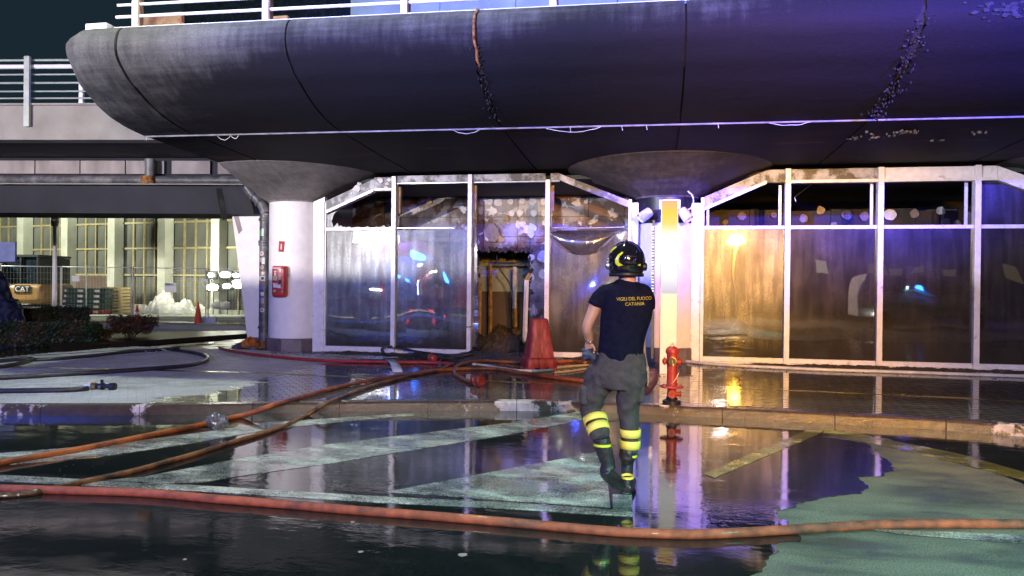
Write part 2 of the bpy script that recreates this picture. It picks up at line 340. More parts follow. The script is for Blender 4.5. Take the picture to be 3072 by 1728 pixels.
M['pallet'] = mat('pale pallet wood', (.55, .43, .20), .8, var=.2, scale=5, bump=.3)
M['catyellow'] = mat('yellow orange paint', (.27, .15, .04), .45, var=.2, bump=.1)
M['black'] = mat('black paint', (.012, .014, .013), .4, var=.2)
M['sackw'] = mat('white plastic sheeting', (.50, .52, .48), .5, var=.2, scale=7, bump=.8, bscale=12)
M['orange'] = mat('orange cone plastic', (.80, .10, .03), .5, var=.1)
M['conewhite'] = mat('white cone band', (.75, .75, .75), .5, var=.05)
M['leaf'] = mat('hedge leaves', (.022, .045, .018), .5, var=.5, scale=3, bump=0, col2=(.055, .040, .022), mixscale=1.5, mixlo=.5, mixhi=.62)
M['leafbrown'] = mat('rusty shrub leaves', (.10, .042, .022), .6, var=.5, scale=5, bump=0, col2=(.035, .045, .02), mixscale=3)
M['stem'] = mat('shrub stems', (.05, .035, .025), .8)
M['soil'] = mat('wet soil', (.020, .013, .010), .35, var=.5, bump=.8, bscale=20)
M['navy'] = mat('dark blue tarpaulin', (.012, .018, .055), .6, var=.3, scale=3, bump=.8, bscale=5, bdist=.05)
M['signblue'] = mat('blue sign', (.16, .19, .40), .5, var=.15)
M['teal'] = mat('dark green crate plastic', (.02, .055, .05), .45, var=.2)
M['beige'] = mat('beige timber', (.34, .22, .12), .7, var=.3, scale=3, bump=.2, col2=(.20, .08, .04), mixscale=2)
M['paleglass'] = mat('pale lit terminal glass', (.20, .27, .29), .25, var=.35, scale=1.2, bump=0, emit=(.40, .58, .62), estr=.28)
M['darkglass'] = mat('dark upper glazing', (.008, .014, .018), .2, var=.5)
M['engine'] = mat('fire engine red', (.35, .02, .02), .3, var=.1, coat=.4)
M['vehwhite'] = mat('white vehicle paint', (.6, .6, .62), .3, coat=.4)
M['tyre'] = mat('tyre', (.015, .015, .015), .8)
M['greenline'] = mat('green livery', (.05, .40, .15), .4)
M['lcol'] = mat('lit sign face', (.80, .76, .74), .35, var=.05, bump=.03)
M['silver'] = mat('silver grey side', (.40, .40, .44), .35, metal=.4)
M['e_white'] = emis('lamp white', (1, .97, .88), 34)
M['e_blue'] = emis('beacon blue', (.02, .16, 1), 60)
M['e_cyan'] = emis('beacon pale blue', (.35, .65, 1), 30)
M['e_red'] = emis('tail lamp red', (1, .02, .08), 6)
M['e_sodium'] = emis('sodium lamp', (1, .46, .04), 420)
M['e_sign_y'] = emis('lit yellow sign', (1, .68, .17), 1.25)
M['e_sign_w'] = emis('lit white sign', (1, .94, .88), 1.5)
def ramp_sign():
    m = bpy.data.materials.new('lit sign, amber lamp at the top'); m.use_nodes = True; n = m.node_tree.nodes; L = m.node_tree.links; n.clear()
    o = n.new('ShaderNodeOutputMaterial'); e = n.new('ShaderNodeEmission'); tc = n.new('ShaderNodeTexCoord'); sx = n.new('ShaderNodeSeparateXYZ'); L.new(tc.outputs['Object'], sx.inputs[0])
    mr = n.new('ShaderNodeMapRange'); mr.inputs['From Min'].default_value = 0; mr.inputs['From Max'].default_value = 2.8; L.new(sx.outputs[2], mr.inputs[0])
    cr = n.new('ShaderNodeValToRGB'); L.new(mr.outputs[0], cr.inputs[0]); c = cr.color_ramp
    c.elements[0].position = .46; c.elements[0].color = (.62, .55, .66, 1); c.elements[1].position = .99; c.elements[1].color = (1, .50, .28, 1)
    for p_, q in ((.58, (1, .96, .95, 1)), (.80, (1.0, .97, .86, 1)), (.86, (1, .74, .22, 1)), (.93, (1, .66, .10, 1))): x = c.elements.new(p_); x.color = q
    L.new(cr.outputs[0], e.inputs[0]); e.inputs[1].default_value = 1.15; L.new(e.outputs[0], o.inputs[0]); return m
M['e_pillar'] = ramp_sign()
M['e_glare'] = emis('far glass glare', (1, 1, .86), 35)
M['bag'] = glass('crumpled clear plastic', (.40, .40, .46), (.08, .35), .30, 3.0, (.9, .9, .95), 14, False, .08, .3)
M['g1'] = glass('grimy glass', (.32, .36, .40), (.28, .58), .34, 0.0, (.75, .8, .85), 9, True, .02, .07)
M['g2'] = glass('grimy glass with smears', (.27, .31, .40), (.28, .58), .34, 4.0, (.7, .75, .8), 7, True, .02, .05)
M['g4'] = glass('smoked glass', (.17, .15, .125), (.45, .8), .22, 9.0, (.4, .4, .4), 9, True, .05, .06)
M['gr'] = glass('brown soot streaked glass', (.060, .052, .036), (.42, .72), .30, 14.0, (.35, .32, .28), 10, True, .02, .02)
M['gr_amber'] = glass('dusty glass with amber lamp glow', (.105, .082, .022), (.45, .78), .34, 17.0, (.4, .36, .3), 12, True, .02, .08)  # golden glow of the sodium lamp is put into the dust colour
M['gtop'] = glass('upper clear glass', (.2, .2, .25), (.02, .10), .10, 20.0, (.85, .88, .95), 6, False, .01, .2)
M['gfilm'] = glass('sagging melted glazing film', (.20, .18, .16), (.25, .5), .45, 30.0, (.55, .5, .45), 5, False, .06, .3)
M['plex'] = M['g2']

# ------------------------------------------------------------------ mesh builder
class MB:
    def __init__(s): s.v = []; s.f = []; s.mi = []; s.k = 0
    def add(s, vs, fs):
        o = len(s.v); s.v += [tuple(v) for v in vs]; s.f += [tuple(i + o for i in f) for f in fs]; s.mi += [s.k] * len(fs); return s
    def box(s, x0, x1, y0, y1, z0, z1, M4=None, bevel=0):
        c = [(x, y, z) for x in (x0, x1) for y in (y0, y1) for z in (z0, z1)]
        if M4 is not None: c = [M4 @ Vector(p) for p in c]
        return s.add(c, [(0, 1, 3, 2), (4, 6, 7, 5), (0, 4, 5, 1), (2, 3, 7, 6), (0, 2, 6, 4), (1, 5, 7, 3)])
    def tube(s, pts, r, n=8, cap=True, flat=1.0, up=Vector((0, 0, 1))):
        pts = [Vector(p) for p in pts]; rs = r if isinstance(r, (list, tuple)) else [r] * len(pts)
        rings = []
        prev = None
        for i, p in enumerate(pts):
            t = (pts[min(i + 1, len(pts) - 1)] - pts[max(i - 1, 0)]).normalized()
            a = t.cross(up)
            if a.length < .05: a = t.cross(Vector((0, 1, 0)))
            a.normalize()
            if prev is not None and a.dot(prev) < 0: a = -a
            prev = a
            b = a.cross(t).normalized()
            rings.append([p + a * (cos(2 * pi * k / n) * rs[i]) + b * (sin(2 * pi * k / n) * rs[i] * flat) for k in range(n)])
        return s.rings(rings, cap)
    def rings(s, rings, cap=True, closed=True):
        n = len(rings[0]); o = [v for r in rings for v in r]; f = []
        for i in range(len(rings) - 1):
            for k in range(n if closed else n - 1):
                k2 = (k + 1) % n
                f.append((i * n + k, i * n + k2, (i + 1) * n + k2, (i + 1) * n + k))
        if cap: f.append(tuple(reversed(range(n)))); f.append(tuple((len(rings) - 1) * n + k for k in range(n)))
        return s.add(o, f)
    def lathe(s, prof, c=(0, 0, 0), n=20, M4=None, cap=True):
        R = []
        for r, z in prof:
            ring = [Vector((r * cos(2 * pi * k / n), r * sin(2 * pi * k / n), z)) for k in range(n)]
            if M4 is not None: ring = [M4 @ v for v in ring]
            R.append([v + Vector(c) for v in ring])
        return s.rings(R, cap)
    def build(s, name, m, parent=None, smooth=False, loc=None):
        me = bpy.data.meshes.new(name); me.from_pydata(s.v, [], s.f)
        for mm in (m if isinstance(m, (list, tuple)) else [m]): me.materials.append(mm)
        if any(s.mi): me.polygons.foreach_set('material_index', s.mi)
        if smooth: me.shade_smooth() if hasattr(me, 'shade_smooth') else me.polygons.foreach_set('use_smooth', [True] * len(me.polygons))
        me.update()
        bm = bmesh.new(); bm.from_mesh(me); bmesh.ops.recalc_face_normals(bm, faces=bm.faces); bm.to_mesh(me); bm.free()
        o = bpy.data.objects.new(name, me); COL.objects.link(o)
        if parent is not None: o.parent = parent
        if loc is not None: o.location = loc
        return o
def sharp(o, ang=40):
    # smooth shading with creases, by face angle
    o.data.polygons.foreach_set('use_smooth', [True] * len(o.data.polygons))
    try: o.data.set_sharp_from_angle(angle=radians(ang))
    except Exception: pass
    return o
def bev(o, w=.005, seg=2):
    b = o.modifiers.new('bevel', 'BEVEL'); b.width = w; b.segments = seg; b.limit_method = 'ANGLE'; b.angle_limit = radians(40); return o
def tag(o, label, cat, group=None, kind=None):
    o['label'] = label; o['category'] = cat
    if group: o['group'] = group
    if kind: o['kind'] = kind
    return o
def struct(o, label=None):
    o['kind'] = 'structure'
    if label: o['label'] = label
    return o
def thing(name, label, cat, loc=(0, 0, 0), rz=0, group=None):
    o = bpy.data.objects.new(name, None); COL.objects.link(o); o.location = loc; o.rotation_euler = (0, 0, rz); o.empty_display_size = .1
    return tag(o, label, cat, group)
def rel(o, root):
    """parent o (built in world coordinates) to root, keeping it in place"""
    bpy.context.view_layer.update()
    o.parent = root; o.matrix_parent_inverse = root.matrix_world.inverted(); return o
def RP(o, root):        # cheap version for unrotated roots
    o.parent = root; o.matrix_parent_inverse = Matrix.LocRotScale(root.location, root.rotation_euler, None).inverted(); return o
def dup(root, loc=None, rz=None, label=None):
    r = root.copy(); COL.objects.link(r)
    if loc is not None: r.location = loc
    if rz is not None: r.rotation_euler = (0, 0, rz)
    if label: r['label'] = label
    for ch in list(root.children):
        c = ch.copy(); COL.objects.link(c); c.parent = r
        for g in list(ch.children):
            d = g.copy(); COL.objects.link(d); d.parent = c
    return r
def catmull(pts, step=.06):
    pts = [Vector(p) for p in pts]; out = []
    P = [pts[0] * 2 - pts[1]] + pts + [pts[-1] * 2 - pts[-2]]
    for i in range(1, len(P) - 2):
        p0, p1, p2, p3 = P[i - 1], P[i], P[i + 1], P[i + 2]
        k = max(2, int((p2 - p1).length / step))
        for j in range(k):
            t = j / k
            out.append(.5 * ((2 * p1) + (-p0 + p2) * t + (2 * p0 - 5 * p1 + 4 * p2 - p3) * t * t + (-p0 + 3 * p1 - 3 * p2 + p3) * t ** 3))
    out.append(pts[-1]); return out
def prism(poly, z0, z1):
    n = len(poly); b = MB()
    b.add([(p[0], p[1], z0) for p in poly] + [(p[0], p[1], z1) for p in poly],
          [tuple(reversed(range(n))), tuple(range(n, 2 * n))] + [(i, (i + 1) % n, n + (i + 1) % n, n + i) for i in range(n)])
    return b
def wallprism(poly, y0, y1):    # polygon in XZ, thick in Y
    n = len(poly); b = MB()
    b.add([(p[0], y0, p[1]) for p in poly] + [(p[0], y1, p[1]) for p in poly],
          [tuple(range(n)), tuple(reversed(range(n, 2 * n)))] + [(i, n + i, n + (i + 1) % n, (i + 1) % n) for i in range(n)])
    return b
def inpoly(x, y, P):
    c = False; n = len(P)
    for i in range(n):
        x1, y1 = P[i][0], P[i][1]; x2, y2 = P[(i + 1) % n][0], P[(i + 1) % n][1]
        if (y1 > y) != (y2 > y) and x < (x2 - x1) * (y - y1) / (y2 - y1) + x1: c = not c
    return c
def text(s, size, m, name='lettering', ext=.002, align='CENTER'):
    cu = bpy.data.curves.new(name, 'FONT'); cu.body = s; cu.size = size; cu.extrude = ext; cu.align_x = align; cu.align_y = 'CENTER'
    t = bpy.data.objects.new('tmp', cu); COL.objects.link(t)
    bpy.context.view_layer.update()
    me = bpy.data.meshes.new_from_object(t.evaluated_get(bpy.context.evaluated_depsgraph_get()))
    bpy.data.objects.remove(t); me.materials.clear(); me.materials.append(m); me.name = name
    o = bpy.data.objects.new(name, me); COL.objects.link(o); return o

# ================================================================== GROUND
road = MB().add([(-120, -60, 0), (120, -60, 0), (120, 160, 0), (-120, 160, 0)], [(0, 1, 2, 3)]).build('road', M['asphalt']); struct(road, 'dark asphalt road')
# kerb line (outer edge), world metres, left to right
KL = [(-16.0, 4.6), (-11.5, 5.95), (-9.2, 6.63), (-7.2, 7.14), (-5.75, 7.52), (-4.3, 8.04), (-3.0, 8.50), (-1.6, 8.86), (-.7, 8.98), (.07, 9.0), (1.2, 8.96), (2.05, 8.88), (2.87, 8.82), (3.85, 8.6), (5.5, 8.15), (8.0, 7.3), (11, 6.1), (16, 3.8)]
ks = [Vector((p[0], p[1], 0)) for p in catmull([(a, b, 0) for a, b in KL], .3)]
# wet film: everything that is under water; dry island at the right has a ragged edge
edge_px = [(2466, 1309), (2520, 1318), (2600, 1330), (2668, 1385), (2682, 1410), (2640, 1430), (2575, 1432), (2598, 1458), (2580, 1482), (2466, 1497), (2395, 1512), (2330, 1540), (2360, 1570), (2395, 1600), (2395, 1626), (2317, 1634), (2330, 1655), (2317, 1678), (2288, 1702), (2250, 1728), (2210, 1800)]
edge = [G(x, y) for x, y in edge_px]
back_px = [(2500, 1306), (2657, 1315), (2776, 1356), (2907, 1386), (3000, 1420), (3072, 1458), (3200, 1520)]
back = [G(x, y) for x, y in back_px]
def jag(pts, amp, seed):
    out = []
    for i in range(len(pts) - 1):
        a, b = pts[i], pts[i + 1]; k = max(2, int((b - a).length / .025))
        for j in range(k):
            p = a.lerp(b, j / k); q = noise.noise_vector(Vector((p.x * 9, p.y * 9, seed))) * amp + noise.noise_vector(Vector((p.x * 40, p.y * 40, seed))) * amp * .4
            out.append((p.x + q.x, p.y + q.y))
    out.append((pts[-1].x, pts[-1].y)); return out
e1 = jag(edge, .045, 1); b1 = jag(back, .03, 5)
outer = [(-30, 1.0), (-30, 60), (30, 60), (30, b1[-1][1])] + list(reversed(b1)) + e1 + [(e1[-1][0], 1.0)]
fb = bmesh.new(); vs = [fb.verts.new((x, y, .004)) for x, y in outer]; fb.faces.new(vs); bmesh.ops.triangulate(fb, faces=fb.faces)
fm = bpy.data.meshes.new('standing_water'); fb.to_mesh(fm); fb.free(); fm.materials.append(M['film'])
wf = bpy.data.objects.new('standing_water', fm); COL.objects.link(wf); struct(wf, 'shallow water lying over the asphalt')

# painted markings (thin sheets on the road)
def marking(name, px, m, z, world=False, label=None, th=.0034):
    P = [Vector((p[0], p[1], 0)) for p in px] if world else [G(x, y) for x, y in px]
    o = prism([(p.x, p.y) for p in P], z - th, z).build(name, m); struct(o, label); return o
marking('road_marking', [(300, 1445), (429, 1433), (686, 1384), (978, 1336), (1536, 1269), (1742, 1236), (1745, 1262), (1536, 1304), (978, 1394), (760, 1425), (600, 1449), (430, 1452)], M['paint'], .008, label='tapering white hatch stripe')
marking('road_marking', [(1160, 1478), (1536, 1407), (1800, 1357), (1822, 1440), (1831, 1525), (1500, 1502)], M['paint'], .008, label='wide white painted triangle')
marking('road_marking', [(-200, 1410), (0, 1427), (600, 1459), (1100, 1490), (1536, 1511), (1838, 1532), (1838, 1486), (1896, 1486), (1898, 1552), (1536, 1529), (1100, 1508), (600, 1476), (0, 1445), (-200, 1430)], M['paint'], .008, label='long white border line with a hooked end')
marking('road_marking', [(-120, 1378), (0, 1362), (300, 1338), (560, 1305), (800, 1270), (1000, 1256), (1240, 1240), (1243, 1247), (1010, 1268), (800, 1292), (560, 1334), (300, 1372), (0, 1397), (-120, 1415)], M['paint'], .008, label='far white border line')
marking('road_marking', [(2110, 1424), (2425, 1291), (2475, 1289), (2460, 1302), (2145, 1436)], M['ypaint'], .008, label='left arm of the yellow V marking')
marking('road_marking', [(2478, 1289), (2560, 1300), (2870, 1362), (3150, 1440), (3150, 1462), (2850, 1385), (2560, 1320), (2470, 1300)], M['ypaint'], .008, label='right arm of the yellow V marking')
marking('road_marking', [(2600, 1589), (3150, 1612), (3150, 1638), (2720, 1606)], M['paint'], .008, label='white line under the red hose')

# pavement deck with pavers
back_edge = [G(-300, 1092, .12), G(0, 1072, .12), G(300, 1046, .12), G(560, 1028, .12), G(741, 1013, .12)]
pin = []                    # inner edge of kerb
for i, p in enumerate(ks):
    t = (ks[min(i + 1, len(ks) - 1)] - ks[max(i - 1, 0)]).normalized(); pin.append(p + Vector((-t.y, t.x, 0)) * .15)
deck_poly = [(p.x, p.y) for p in pin] + [(16, 24), (-8.7, 24), (-9.3, 16.2)] + [(p.x, p.y) for p in reversed(back_edge)]
deck = prism(deck_poly, 0, .10).build('pavement', M['bedding']); struct(deck, 'raised paved pavement in front of the shop')
# pavers: herring rows at 45 degrees, 0.2 x 0.1
pav_me = {}
def paver_mesh(i):
    if i not in pav_me:
        b = MB(); l, w_, c = .0985, .0485, .004
        top = [(-l + c, -w_ + c, .02), (l - c, -w_ + c, .02), (l - c, w_ - c, .02), (-l + c, w_ - c, .02)]; lo = [(-l, -w_, .016), (l, -w_, .016), (l, w_, .016), (-l, w_, .016)]; bt = [(x, y, 0) for x, y, z in lo]
        b.add(top + lo + bt, [(0, 1, 2, 3)] + [(j, 4 + j, 4 + (j + 1) % 4, (j + 1) % 4) for j in range(4)] + [(4 + j, 8 + j, 8 + (j + 1) % 4, 4 + (j + 1) % 4) for j in range(4)])
        me = bpy.data.meshes.new('paver'); me.from_pydata(b.v, [], b.f); me.materials.append(M['paver']); pav_me[i] = me
    return pav_me[i]
ANG = radians(38)
cells = []
for i in range(-110, 110):
    for j in range(-190, 190):
        u = i * .2 + (.1 if j % 2 else 0); v = j * .1
        x = -1 + u * cos(ANG) - v * sin(ANG); y = 10.5 + u * sin(ANG) + v * cos(ANG)
        if y > 14.2 or x > 8.2 or x < -12: continue
        if not inpoly(x, y, deck_poly): continue
        cells.append((x, y))
def inview(x, y):
    v = Vector((x, y, .12)) - CAMP; d = v.dot(ax_a)
    return d > 1 and abs(v.dot(ax_r) / d) < .69
cells.sort(key=lambda c: (not inview(*c), (c[0] * c[0] + c[1] * c[1]) if c[0] < -3.4 else 900 + c[0] * c[0] + c[1] * c[1]))
pb = MB()
for k, (x, y) in enumerate(cells):
    dz = random.uniform(-.0012, .0012) + .1
    if k < 290:
        o = bpy.data.objects.new('paver', paver_mesh(0)); COL.objects.link(o); o.location = (x, y, dz); o.rotation_euler = (0, 0, ANG); o.parent = deck
    else:
        R = Matrix.Translation((x, y, dz)) @ Matrix.Rotation(ANG, 4, 'Z')
        me = paver_mesh(0); pb.add([R @ v.co for v in me.vertices], [tuple(p.vertices) for p in me.polygons])
po = pb.build('pavers', M['paver'], deck); po['kind'] = 'stuff'
# yellow guide lines on the pavement
marking('pavement_marking', [(-150, 1104), (25, 1090), (430, 1096), (850, 1106), (850, 1122), (430, 1112), (25, 1104), (-150, 1118)][:8], M['ypaint'], .127, label='faded yellow line across the left pavement') if False else None
def pmark(px, w_, label):
    P = [G(x, y, .12) for x, y in px]; b = MB()
    L_ = []; R_ = []
    for i, p in enumerate(P):
        t = (P[min(i + 1, len(P) - 1)] - P[max(i - 1, 0)]).normalized(); nn = Vector((-t.y, t.x, 0)) * w_ / 2
        L_.append(p + nn); R_.append(p - nn)
    poly = [(p.x, p.y) for p in R_] + [(p.x, p.y) for p in reversed(L_)]
    o = prism(poly, .1225, .1245).build('pavement_marking', M['ypaint']); struct(o, label)
pmark([(-100, 1098), (30, 1101), (450, 1111), (811, 1120), (1100, 1133), (1354, 1141), (1661, 1151)], .13, 'faded yellow line crossing the pavement')
pmark([(0, 1074), (363, 1051), (640, 1028)], .10, 'yellow line along the back edge of the pavement')
pmark([(2260, 1166), (2640, 1182), (3120, 1206)], .10, 'green yellow line in front of the right shop front')
# kerb stones
kerb = bpy.data.objects.new('kerb', None); COL.objects.link(kerb); kerb['kind'] = 'structure'; kerb['label'] = 'kerb of wet brown stones with dry pale patches'
acc = 0; st = 0
for i in range(1, len(ks)):
    acc += (ks[i] - ks[i - 1]).length
    if acc > .98 or i == len(ks) - 1:
        b = MB(); rings = []
        idx = list(range(st, i + 1))
        for j in idx:
            t = (ks[min(j + 1, len(ks) - 1)] - ks[max(j - 1, 0)]).normalized(); nn = Vector((-t.y, t.x, 0)); p = ks[j].copy()
            if j == st: p = p + t * .004
            if j == i: p = p - t * .004
            q = [(0, 0), (.006, .095), (.02, .118), (.15, .122), (.15, 0)]
            rings.append([p + nn * a + Vector((0, 0, z)) for a, z in q])
        b.rings(rings); o = b.build('kerb_stone', M['kerb'], kerb); st = i; acc = 0

# ================================================================== CANOPY
PROF = [(14.75, 5.04), (9.9, 5.05), (9.32, 5.06), (9.2, 5.04), (9.10, 4.95), (9.06, 4.83), (9.05, 4.70), (9.10, 4.57), (9.20, 4.46), (9.34, 4.34), (9.52, 4.24), (9.78, 4.11), (10.10, 4.00), (10.45, 3.925), (10.80, 3.885), (11.1, 3.870), (12.3, 3.815), (13.3, 3.785), (14.6, 3.76)]
def prof_sub(n=3):
    out = []
    pts = catmull([(0, a, b) for a, b in PROF[2:15]], .05)
    return [(PROF[0]), (PROF[1])] + [(p.y, p.z) for p in pts] + PROF[15:]
PS = prof_sub()
YS = lambda x: .03 * (x + 2.2)
canopy = thing('canopy', 'big rounded concrete canopy blackened by soot above the burnt shop', 'canopy', (0, 12, 3.8))
seams = [-8.08, -7.21, -4.75, -2.22, .37, 2.94, 5.5, 8.1]
def jagx(i, j, y, z):
    base = .014
    s = seams[i]
    if i in (3, 5) and z > 3.9:
        zt = (5.05 - z)
        k = max(0, min(1, (zt - (.30 if i == 3 else .18)) / .3)) * (.9 if z > 3.93 else .3)
        base = .022 + k * (abs(noise.noise((j * .37, i * 5 + 1, 0))) * .10 + abs(noise.noise((j * 1.3, i, 2))) * .06) * (1.0 if i == 3 else 1.5)
    if i == 1: base = .022
    return base
for i in range(len(seams) - 1):
    b = MB(); cols = [0, .02, .08, .3, .5, .7, .92, .98, 1]
    rings = []
    xs0, xs1 = seams[i], seams[i + 1]
    for c in cols:
        ring = []
        for j, (y, z) in enumerate(PS):
            g0 = 0 if i == 0 else jagx(i, j, y, z) * (1 if True else 0); g1 = jagx(i + 1, j + 7, y, z)
            x = xs0 + g0 + (xs1 - g1 - xs0 - g0) * c
            # seam 5 leans
            lean = .10 * max(0, z - 3.9) if (seams[i] == 2.94 and c < .5) or (seams[i + 1] == 2.94 and c > .5) else 0
            yy, zz = y, z
            if i == 0 and j < 32:      # rounded left end
                e = (1 - min(1, (x - xs0) / .35)) ** 2
                if c < .5: zz = z - e * .12 * max(0, (z - 4.5)) / .5; yy = y + e * .20 * max(0, 1 - abs(z - 4.6) / .6)
            rec = 0
            if (c in (0, .02) and i in (3, 5)) or (c in (1, .98) and i + 1 in (3, 5)):
                rec = .012 if 3.9 < z < 4.8 else 0
            ring.append(Vector((x + lean, yy + YS(x) + rec, zz)))
        # back side closing points
        rings.append(ring + [Vector((x, 14.6 + YS(x), 4.2))])
    b.rings(rings, cap=True, closed=True)
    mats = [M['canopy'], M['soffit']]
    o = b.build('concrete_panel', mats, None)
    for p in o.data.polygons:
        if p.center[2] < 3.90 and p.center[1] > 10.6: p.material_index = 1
    sharp(o, 50); RP(o, canopy)
# joint filler behind the seams
for i, s in enumerate(seams[1:-1], 1):
    b = MB()
    for j in range(1, len(PS) - 1):
        (y, z), (y2, z2) = PS[j], PS[j + 1]
        n_ = Vector((0, -(z2 - z), (y2 - y))).normalized()
        d = .035
        wv = .16 if i in (3, 5) else .04
        ln = lambda zz: .10 * max(0, zz - 3.9) if i == 5 else 0
        a = Vector((s, y + YS(s), z)); c = Vector((s, y2 + YS(s), z2))
        off = -n_ * d if n_.z > 0 and z > 4.9 else n_ * d
        off = Vector((0, .035 if y < 10.5 else 0, .03 if z < 4.3 else (-.03 if z > 4.95 else 0)))
        b.add([a + off + Vector((-wv + ln(z), 0, 0)), a + off + Vector((wv + ln(z), 0, 0)), c + off + Vector((wv + ln(z2), 0, 0)), c + off + Vector((-wv + ln(z2), 0, 0))], [(0, 1, 2, 3)])
    RP(b.build('joint_filler', M['gap']), canopy)
b = MB(); pts = [Vector((-2.22 + .012 * sin(y * 40), y + YS(-2.2) - .004, z + .0)) for (y, z) in PS if z > 4.33 and y < 9.45]
b.tube(pts, [.02 + .008 * abs(noise.noise((i * .8, 0, 0))) for i in range(len(pts))], 7)
RP(b.build('joint_foam', M['rust'], None, True), canopy)
# spalled flakes along two seams and on the soffit
def chips(path, n, spread, size, name, m, par):
    b = MB()
    for _ in range(n):
        p = random.choice(path); q = Vector(p) + Vector((random.gauss(0, spread), 0, random.gauss(0, .05)))
        r = size * random.uniform(.3, 1.2); k = random.randint(4, 6); a0 = random.random() * 6
        nrm = Vector((0, -.6, -.8)) if q.z < 4.3 else Vector((0, -1, -.1))
        nrm = (nrm + Vector((random.uniform(-.5, .5), random.uniform(-.3, .3), random.uniform(-.5, .5)))).normalized()
        t = nrm.orthogonal().normalized(); s_ = nrm.cross(t)
        top = [q + nrm * .012 + (t * cos(a0 + 2 * pi * i / k) + s_ * sin(a0 + 2 * pi * i / k)) * r * random.uniform(.6, 1.1) for i in range(k)]
        bot = [v - nrm * .03 for v in top]
        b.add(top + bot, [tuple(range(k))] + [(i, k + i, k + (i + 1) % k, (i + 1) % k) for i in range(k)])
    o = b.build(name, m); o['kind'] = 'stuff'; RP(o, par); return o
pth3 = [(-2.22, y + YS(-2.2), z) for y, z in PS if 3.92 < z < 4.72 and y < 10.7]
pth5 = [(2.94 + .10 * (z - 3.9), y + YS(2.9), z) for y, z in PS if 3.9 < z < 4.75 and y < 10.9]
chips(pth3, 110, .045, .011, 'spalled_edge', M['chip'], canopy)
chips(pth5, 190, .070, .014, 'spalled_edge', M['chip'], canopy)
spath = [(x, 12.0 + .1 * sin(x * 9), 3.822 + YS(0) * 0) for x in [2.95, 3.0, 3.1, 3.3, 3.45, 3.5, 3.55, 3.6, 3.7]]
b = MB()
for cx, cy, n_, sp in ((3.0, 12.1, 10, .07), (3.35, 11.95, 18, .13), (3.62, 11.7, 22, .10), (4.3, 12.3, 4, .05), (4.65, 11.9, 6, .05)):
    for _ in range(n_):
        x, y = random.gauss(cx, sp), random.gauss(cy, sp * .8); z = 3.83 - (y - 12) * .026; r = random.uniform(.006, .04); k = 7; a0 = random.random() * 6
        tz = random.uniform(.004, .02)
        top = [(x + cos(a0 + 2 * pi * i / k) * r * random.uniform(.5, 1), y + sin(a0 + 2 * pi * i / k) * r * random.uniform(.5, 1), z - tz - random.uniform(0, .01)) for i in range(k)]
        b.add(top + [(p[0], p[1], z + .01) for p in top], [tuple(range(k))] + [(i, k + i, k + (i + 1) % k, (i + 1) % k) for i in range(k)])
sp = b.build('flaking_paint', M['flake']); sp['kind'] = 'stuff'; RP(sp, canopy)
# big spall at the right of the fascia
b = MB()
for _ in range(60):
    x = random.gauss(4.0, .22); zc = 4.72 + random.gauss(0, .05) - (x - 3.6) * .12
    y = min(PS[2:], key=lambda q: abs(q[1] - zc) if q[0] < 10 else 9)[0] + YS(x) - .003
    r = random.uniform(.012, .05); k = 6; a0 = random.random() * 6
    top = [(x + cos(a0 + 2 * pi * i / k) * r * random.uniform(.5, 1.3), y - random.uniform(.0, .018), zc + sin(a0 + 2 * pi * i / k) * r * .5) for i in range(k)]
    b.add(top + [(p[0], y + .02, p[2]) for p in top], [tuple(range(k))] + [(i, k + i, k + (i + 1) % k, (i + 1) % k) for i in range(k)])
sp = b.build('spalled_patch', M['chip']); sp['kind'] = 'stuff'; RP(sp, canopy)

# conduit along the canopy bottom with dangling wires
cond = thing('conduit', 'thin pale conduit running along the underside of the canopy', 'conduit', (-8, 10.6, 3.86))
cp = catmull([(x, 10.62 + .03 * (x + 8), 3.862 + .006 * sin(x * 3)) for x in [-8.08, -6, -4, -2, 0, 2, 4, 6, 8]], .25)
RP(sharp(MB().tube(cp, [.0125 + .003 * abs(noise.noise((i * .7, 0, 0))) for i in range(len(cp))], 8).build('conduit_tube', M['conduit'])), cond)
for (xa, xb, sag) in ((-6.78, -6.55, .07), (-6.55, -6.42, .05), (-2.95, -2.55, .055), (-1.55, -.75, .07), (1.6, 2.15, .04)):
    pts = [(xa + (xb - xa) * t, 10.62 + .03 * (xa + 8) - .01, 3.85 - sag * 4 * t * (1 - t) + random.uniform(-.006, .006)) for t in [i / 9 for i in range(10)]]
    RP(MB().tube(pts, .0045, 5).build('loose_wire', M['hose_white']), cond)
for x in (-8.02, -.45, -1.2, .9, -.1):
    RP(MB().tube([(x, 10.85 + .03 * x, 3.86), (x + .01, 10.84 + .03 * x, 3.79)], .005, 5).build('loose_wire', M['hose_white']), cond)

# railing on the canopy edge
rail = thing('railing', 'white tube railing standing on the canopy edge', 'railing', (-4, 9.2, 5.06))
for x in (-7.11, -5.17, -3.23, -1.27, .7, 2.7, 4.7):
    y = 9.30 + YS(x)
    o = MB().box(x - .045, x + .045, y - .012, y + .07, 5.04, 6.1).build('post', M['whitepaint']); bev(o); RP(o, rail)
    o = MB().box(x + .046, x + .06, y + .01, y + .10, 5.04, 6.1).build('post_side', M['beige']); RP(o, rail)
for z, r, x0 in ((5.235, .022, -7.42), (5.40, .02, -7.40), (5.62, .02, -7.4), (5.84, .02, -7.4), (6.1, .03, -7.4)):
    pts = [(x, 9.33 + YS(x), z) for x in (x0, -5, -2, 1, 5.5)]
    RP(sharp(MB().tube(pts, r, 10).build('rail', M['whitepaint'])), rail)
edge_o = MB().box(-7.4, 5.6, 0, .03, 5.055, 5.072).build('edge_strip', M['whitepaint']);
for v in edge_o.data.vertices: v.co.y += 9.26 + YS(v.co.x)
RP(edge_o, rail)
